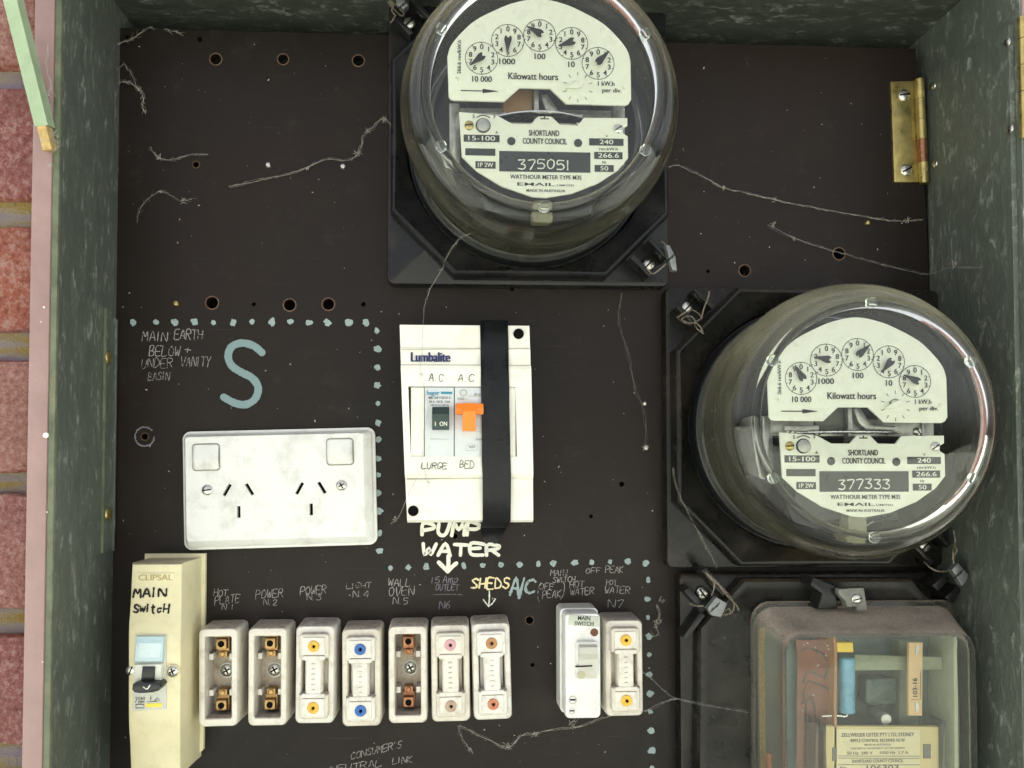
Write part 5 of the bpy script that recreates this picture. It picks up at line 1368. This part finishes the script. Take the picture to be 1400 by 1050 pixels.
e2 = dup(e1, fplace(365.5, 925.5), .0, 'empty ceramic fuse base with brass terminals under POWER N.2')
e5 = empty_fuse(COPPER); e5.location = fplace(557.5, 922.5); e5['label'] = 'empty ceramic fuse base with copper terminals under WALL OVEN'
f3 = carrier_fuse(C_YEL, C_YEL); f3.location = fplace(430.5, 922.5); f3['label'] = 'white ceramic fuse with two yellow plugs under POWER N.3'
f4 = carrier_fuse(C_BLU, C_BLU); f4.location = fplace(494, 926.5); f4['label'] = 'white ceramic fuse with two blue plugs under LIGHT'
f6 = carrier_fuse(C_PNK, C_TAN); f6.location = fplace(616, 920.5); f6['label'] = 'white ceramic fuse with pink upper plug under 15 AMP OUTLET'
f7 = carrier_fuse(C_BRN, C_RST); f7.location = fplace(672.5, 918); f7['label'] = 'white ceramic fuse with brown and rusty plugs under SHEDS'
f8 = dup(f3, fplace(853.5, 913.5), math.radians(-.3), 'yellow plugged ceramic fuse under N7, at the right end of the row')
for o, a in ((e1, .6), (e2, .2), (f3, -.2), (f4, .6), (e5, .4), (f6, .8), (f7, 1.6)): o.rotation_euler = (0, math.radians(-a), 0)

# ------------------------------------------------------------------ off peak main switch
HO = .030
op_c = P(797, 910.5, HO)
op = thing('toggle_switch', (op_c.x, 0, op_c.z), 'white single switch with MAIN SWITCH label below the hot water lettering', 'switch')
ko = (D - HO) / FPX
hw2, hh2 = 24.6 * ko, 71.5 * ko
bm = NB()
loft(bm, [at(rr(-hw2 - .0012, -hh2 - .001, hw2 + .0012, hh2 + .001, .003, 5), .0002), at(rr(-hw2 - .001, -hh2 - .0006, hw2 + .001, hh2 + .0006, .003, 5), .016), at(rr(-hw2 - .0002, -hh2, hw2 + .0002, hh2, .003, 5), .0165), at(rr(-hw2, -hh2, hw2, hh2, .003, 5), HO - .0016), at(rr(-hw2 + .0005, -hh2 + .0005, hw2 - .0005, hh2 - .0005, .0026, 5), HO - .0004), at(rr(-hw2 + .0014, -hh2 + .0014, hw2 - .0014, hh2 - .0014, .002, 5), HO)])
body = obj('body', bm, WHITE, op, angle=30)
def ol_(px, py, h=HO): v = P(px, py, h) - op_c; return (v.x, v.z)
bm = NB(); slab(bm, [ol_(*q) for q in ((777, 854), (819, 857), (819, 843), (778, 840))], HO - .0006, HO + .0006, .0002); lbl = obj('label', bm, M('grey green label', (.50, .53, .44), .45), op)
obj('printing', text_mesh([('MAIN', *ol_(798, 847.5), 5.6 * ko, 17 * ko, 'C', -2, HO + .0008), ('SWITCH', *ol_(798, 855), 5.6 * ko, 26 * ko, 'C', -2, HO + .0008)]), INK, lbl)
bm = NB(); lathe(bm, *ol_(812.5, 864.5), [(.0023, HO - .0004), (.0023, HO + .0004), (.0018, HO + .0004), (.0001, HO + .0002)], 20); obj('indicator', bm, M('rust brown cap', (.13, .045, .02), .6, vary=.3, scale=700), op)
bm = NB(); 
xa, xb = ol_(783, 0)[0], ol_(813, 0)[0]
slab(bm, rr(xa, ol_(0, 936)[1], xb, ol_(0, 883)[1], .002, 4), HO - .0006, HO + .0035, .0012); obj('toggle_shroud', bm, WHITE, body)
bm = NB()
zt_ = [ol_(0, y)[1] for y in (885, 889, 899, 907, 908, 934)]
xprism(bm, ol_(786.5, 0, HO)[0], ol_(810.5, 0, HO)[0], [(HO, zt_[0]), (HO + .0075, zt_[1]), (HO + .0085, zt_[2] + .0005), (HO + .0052, zt_[3]), (HO + .0046, zt_[3]), (HO + .0046, zt_[5]), (HO, zt_[5])])
obj('toggle', bm, M('grey toggle plastic', (.58, .57, .50), .4, vary=.06, dirt=(.3, .27, .2), dirt_amt=.4, dust=.5), op, angle=15)
bm = NB(); slab(bm, [ol_(*q, HO + .0055) for q in ((787, 912.5), (810, 911.5), (810, 910), (787, 911))], HO + .004, HO + .0052, 0); obj('gap_line', bm, VOID, op)
bm = NB(); lathe(bm, *ol_(795, 923, HO + .005), [(.0022, HO + .004), (.0022, HO + .0049), (.0001, HO + .0049)], 16); obj('toggle_stamp', bm, M('olive stamp', (.42, .40, .26), .5), op)
for px, py, r in ((783, 957, .0024), (782, 972, .0019)):
    x, z = ol_(px, py); bm = NB(); lathe(bm, x, z, [(r, HO - .0004), (r, HO + .0003), (r * .8, HO + .0003), (r * .75, HO - .0001), (.0001, HO - .0001)], 18); sc_ = obj('screw_hole', bm, DULL, op)
    bm = NB(); slab(bm, [(x - r * .7, z - r * .15), (x + r * .7, z - r * .15), (x + r * .7, z + r * .25), (x - r * .7, z + r * .25)], HO - .0002, HO + .0001, 0); obj('slot', bm, VOID, sc_)

# ------------------------------------------------------------------ door stay bar
ds = thing('door_stay', P(72, 212, H_FRONT + .004), 'pale green door stay bar with worn ochre end, slanting at the upper left', 'stay bar')
do = Vector(ds.location)
hb_ = H_FRONT + .0035
lo0, lo1 = P(66, 214, hb_), P(72, 210, hb_)
hi = .105
def bar3(bm, pa, pb, w_, th):
    d = (pb - pa).normalized(); side = Vector((0, -1, 0)).cross(d).normalized(); nrm = d.cross(side).normalized()
    if nrm.y > 0: nrm = -nrm; 
    def sec(p): return [p - side * w_ / 2, p + side * w_ / 2, p + side * w_ / 2 - nrm * th, p - side * w_ / 2 - nrm * th]
    loft(bm, [sec(pa), sec(pb)])
pa, pb_ = P(64.5, 205, hb_ + .0045), P(-14, -110, hi)
mid = pa.lerp(pb_, .11)
bm = NB(); bar3(bm, mid, pb_, .0066, .0085); obj('bar', bm, LIME, ds, smooth=False, off=do)
bm = NB(); bar3(bm, pa, mid - (mid - pa).normalized() * .0001, .0046, .0070); obj('worn_end', bm, RUST, ds, smooth=False, off=do)

# ------------------------------------------------------------------ cobwebs and dust
def cobweb(label, pix, h, r=.00022, wisp=.35, clumps=(), seed=1):
    g = random.Random(seed)
    hs_ = h if isinstance(h, (list, tuple)) else [h] * len(pix)
    pts = [P(a, b, hh) for (a, b), hh in zip(pix, hs_)]
    q = catmull(pts, 9)
    q = [p + Vector((g.uniform(-1, 1), g.uniform(-.5, .5), g.uniform(-1, 1))) * .00022 for p in q]
    o = thing('cobweb', pts[0], label, 'cobweb', 'cobweb strands across the board')
    bm = NB()
    tube(bm, q, [r * .27 * g.uniform(.3, 1.7) for _ in q], 4)
    for cpy in range(2):
        ph, am = g.uniform(0, 6), g.uniform(.0004, .0011)
        tube(bm, [p + Vector((math.sin(ph + i * .31), .3 * math.sin(i * .5), math.cos(ph * 2 + i * .23))) * am for i, p in enumerate(q)], r * .14, 3)
    for i in range(int(len(q) * wisp * .8)):
        j = g.randrange(len(q) - 1); p = q[j]; d = Vector((g.uniform(-1, 1), 0, g.uniform(-1, 1))).normalized()
        t = q[min(j + 1, len(q) - 1)] - p
        e = p + (t.normalized() if t.length > 1e-9 else d) * g.uniform(.001, .0045) + d * g.uniform(.0002, .0013)
        tube(bm, [p, p.lerp(e, .5) + d * .0005, e], [r * .28, r * .2, r * .1], 3)
    obj('strand', bm, WEB, o, off=pts[0])
    if clumps:
        for (cx, cy, hh, s) in clumps:
            bm = NB()
            c0 = P(cx, cy, hh)
            for k in range(14):
                d = Vector((g.uniform(-1, 1), g.uniform(-.6, .6), g.uniform(-1, 1)))
                a = c0 + d * s * .6; b = a + Vector((g.uniform(-1, 1), g.uniform(-.6, .6), g.uniform(-1, 1))) * s
                tube(bm, [a, a.lerp(b, .5) + Vector((0, 0, g.uniform(-.3, .3) * s)), b], [.00005, .00013, .00005], 3)
            obj('fluff', bm, FLUFF, o, off=pts[0])
    return o
cobweb('long cobweb thread from the upper meter to the brass hinge side', [(905, 232), (922, 226), (937, 230), (970, 246), (990, 257), (1020, 264), (1065, 274), (1120, 285), (1180, 296), (1225, 302), (1262, 300)], [.02, .012, .01, .008, .006, .006, .006, .006, .006, .008, .004], .00030, .5, [(1240, 301, .007, .0022), (1060, 273, .006, .0016), (990, 257, .006, .0012)], 2)
cobweb('thin cobweb thread sagging from the board across the right wall', [(1050, 307), (1085, 325), (1120, 338), (1160, 348), (1200, 360), (1240, 370), (1270, 374), (1300, 366), (1340, 366), (1372, 358), (1402, 362)], [.004, .004, .004, .005, .006, .006, .006, .03, .05, .06, .075], .00022, .35, [(1057, 307, .004, .0018), (1086, 326, .004, .0012), (1305, 360, .03, .003), (1375, 358, .06, .002)], 3)
cobweb('forked cobweb in the upper left corner of the board', [(160, 116), (167, 112), (178, 113), (187, 120), (194, 128), (196, 138), (195, 146), (199, 156)], .004, .00036, .5, [(190, 122, .004, .0015)], 4)
cobweb('cobweb branching up to the top board edge in the left corner', [(156, 52), (161, 60), (172, 56), (182, 53), (192, 45), (203, 38), (212, 40)], .003, .00030, .5, [], 5)
cobweb('dangling cobweb from the top edge beside the first small hole', [(226, 39), (232, 42), (240, 43), (250, 48)], .003, .00026, .5, [], 6)
cobweb('curled cobweb between corner and board below the forked one', [(157, 96), (165, 92), (170, 86), (174, 94), (182, 104), (187, 118)], .003, .00018, .4, [], 7)
cobweb('small star shaped cobweb beside the left bolt hole', [(205, 200), (214, 214), (224, 218), (240, 217), (262, 212), (285, 211)], .003, .00022, .6, [(216, 214, .003, .0026)], 8)
cobweb('curved cobweb hair left of the two bright pins', [(187, 304), (190, 290), (198, 276), (208, 267), (220, 262), (232, 266), (248, 274), (262, 272)], .002, .00018, .4, [(251, 275, .002, .0018), (219, 262, .002, .0010)], 9)
cobweb('long diagonal cobweb from the two bright pins up to the upper meter', [(312, 255), (345, 249), (385, 240), (415, 231), (445, 218), (470, 220), (487, 213), (493, 200), (499, 185), (510, 173), (524, 162), (535, 172)], [.002, .003, .003, .003, .004, .004, .005, .006, .008, .01, .014, .02], .00030, .6, [(489, 210, .006, .0022), (503, 178, .008, .0016), (524, 162, .014, .0022), (420, 230, .003, .0014)], 10)
cobweb('slack cobweb hanging from the upper meter onto the breaker box', [(670, 300), (645, 318), (628, 326), (612, 350), (604, 368), (590, 392), (580, 420), (578, 450), (577, 480), (574, 512), (580, 530), (585, 560), (580, 590), (575, 640), (562, 668), (546, 705), (534, 716)], [.06, .05, .03, .026, .02, .012, .02, .042, .044, .046, .048, .047, .047, .047, .045, .02, .006], .00022, .3, [(576, 512, .046, .0012), (540, 709, .01, .0014)], 11)
cobweb('dark curl of cobweb hanging under the handwritten lounge label', [(579, 640), (582, 650), (582, 656), (588, 660)], .047, .00030, .4, [(586, 659, .046, .0009)], 12)
cobweb('drooping cobweb below the fuses running to the right hand fuse', [(627, 992), (638, 996), (652, 1005), (672, 1013), (690, 1021), (700, 1019), (714, 1005), (730, 1002), (760, 998), (790, 994), (815, 984), (850, 976), (880, 972), (905, 960), (925, 956)], [.008] * 11 + [.026, .026, .012, .012], .00028, .5, [(694, 1021, .008, .0022), (731, 1004, .008, .0022), (783, 990, .008, .003)], 13)
cobweb('short cobweb tail dropping from below the sheds fuse', [(627, 993), (630, 1006), (636, 1016), (643, 1025)], .006, .00020, .4, [(643, 1026, .006, .0014)], 14)
cobweb('cobweb stretched from the right hand fuse to the receiver', [(840, 880), (866, 908), (888, 926), (912, 948), (930, 956), (975, 966), (1022, 974)], [.028, .028, .014, .014, .02, .025, .03], .00020, .3, [], 15)
cobweb('cobweb tuft beside the off peak fuse near the receiver edge', [(898, 826), (902, 842), (896, 852), (900, 866), (893, 870)], .006, .00022, 1.0, [(899, 850, .006, .003), (905, 820, .006, .002)], 16)
cobweb('fine cobweb strand from the upper meter down past the breaker box', [(850, 400), (846, 440), (858, 480), (868, 530), (880, 560), (883, 590), (882, 612)], .003, .00014, .25, [(883, 612, .004, .0020)], 17)
cobweb('cobweb tuft on the paint frame beside the green stay bar', [(66, 60), (63, 90), (70, 118), (62, 130), (70, 150), (68, 185), (74, 205), (80, 196)], H_FRONT + .006, .00024, .8, [(66, 130, H_FRONT + .006, .003), (74, 186, H_FRONT + .006, .004), (68, 225, H_FRONT + .006, .0015)], 18)
cobweb('cobweb threads across the left face of the right hand meter base', [(920, 640), (926, 668), (940, 700), (952, 722), (968, 752), (980, 775)], .026, .00018, .3, [], 19)

bm = NB(); g = random.Random(21)
for i in range(420):
    px, py = g.uniform(165, 1240), g.uniform(50, 1046)
    p = P(px, py, .0002); s = g.choice([.00015, .0002, .0003, .0003, .0005]) * g.uniform(.6, 1.2); a = g.random() * 6
    k = g.choice([1, 1, 1, 2])
    d = Vector((math.cos(a), 0, math.sin(a))); t = Vector((-d.z, 0, d.x))
    bm.faces.new([bm.verts.new(p + d * s * u * k + t * s * v + Vector((0, -g.uniform(0, .0004), 0))) for u, v in ((-1, -.4), (.2, -1), (1, .2), (.1, .8))])
o = obj('dust_specks', bm, FLUFF, None); tag(o, 'pale specks of dust scattered over the black panel', 'dust', kind='stuff')
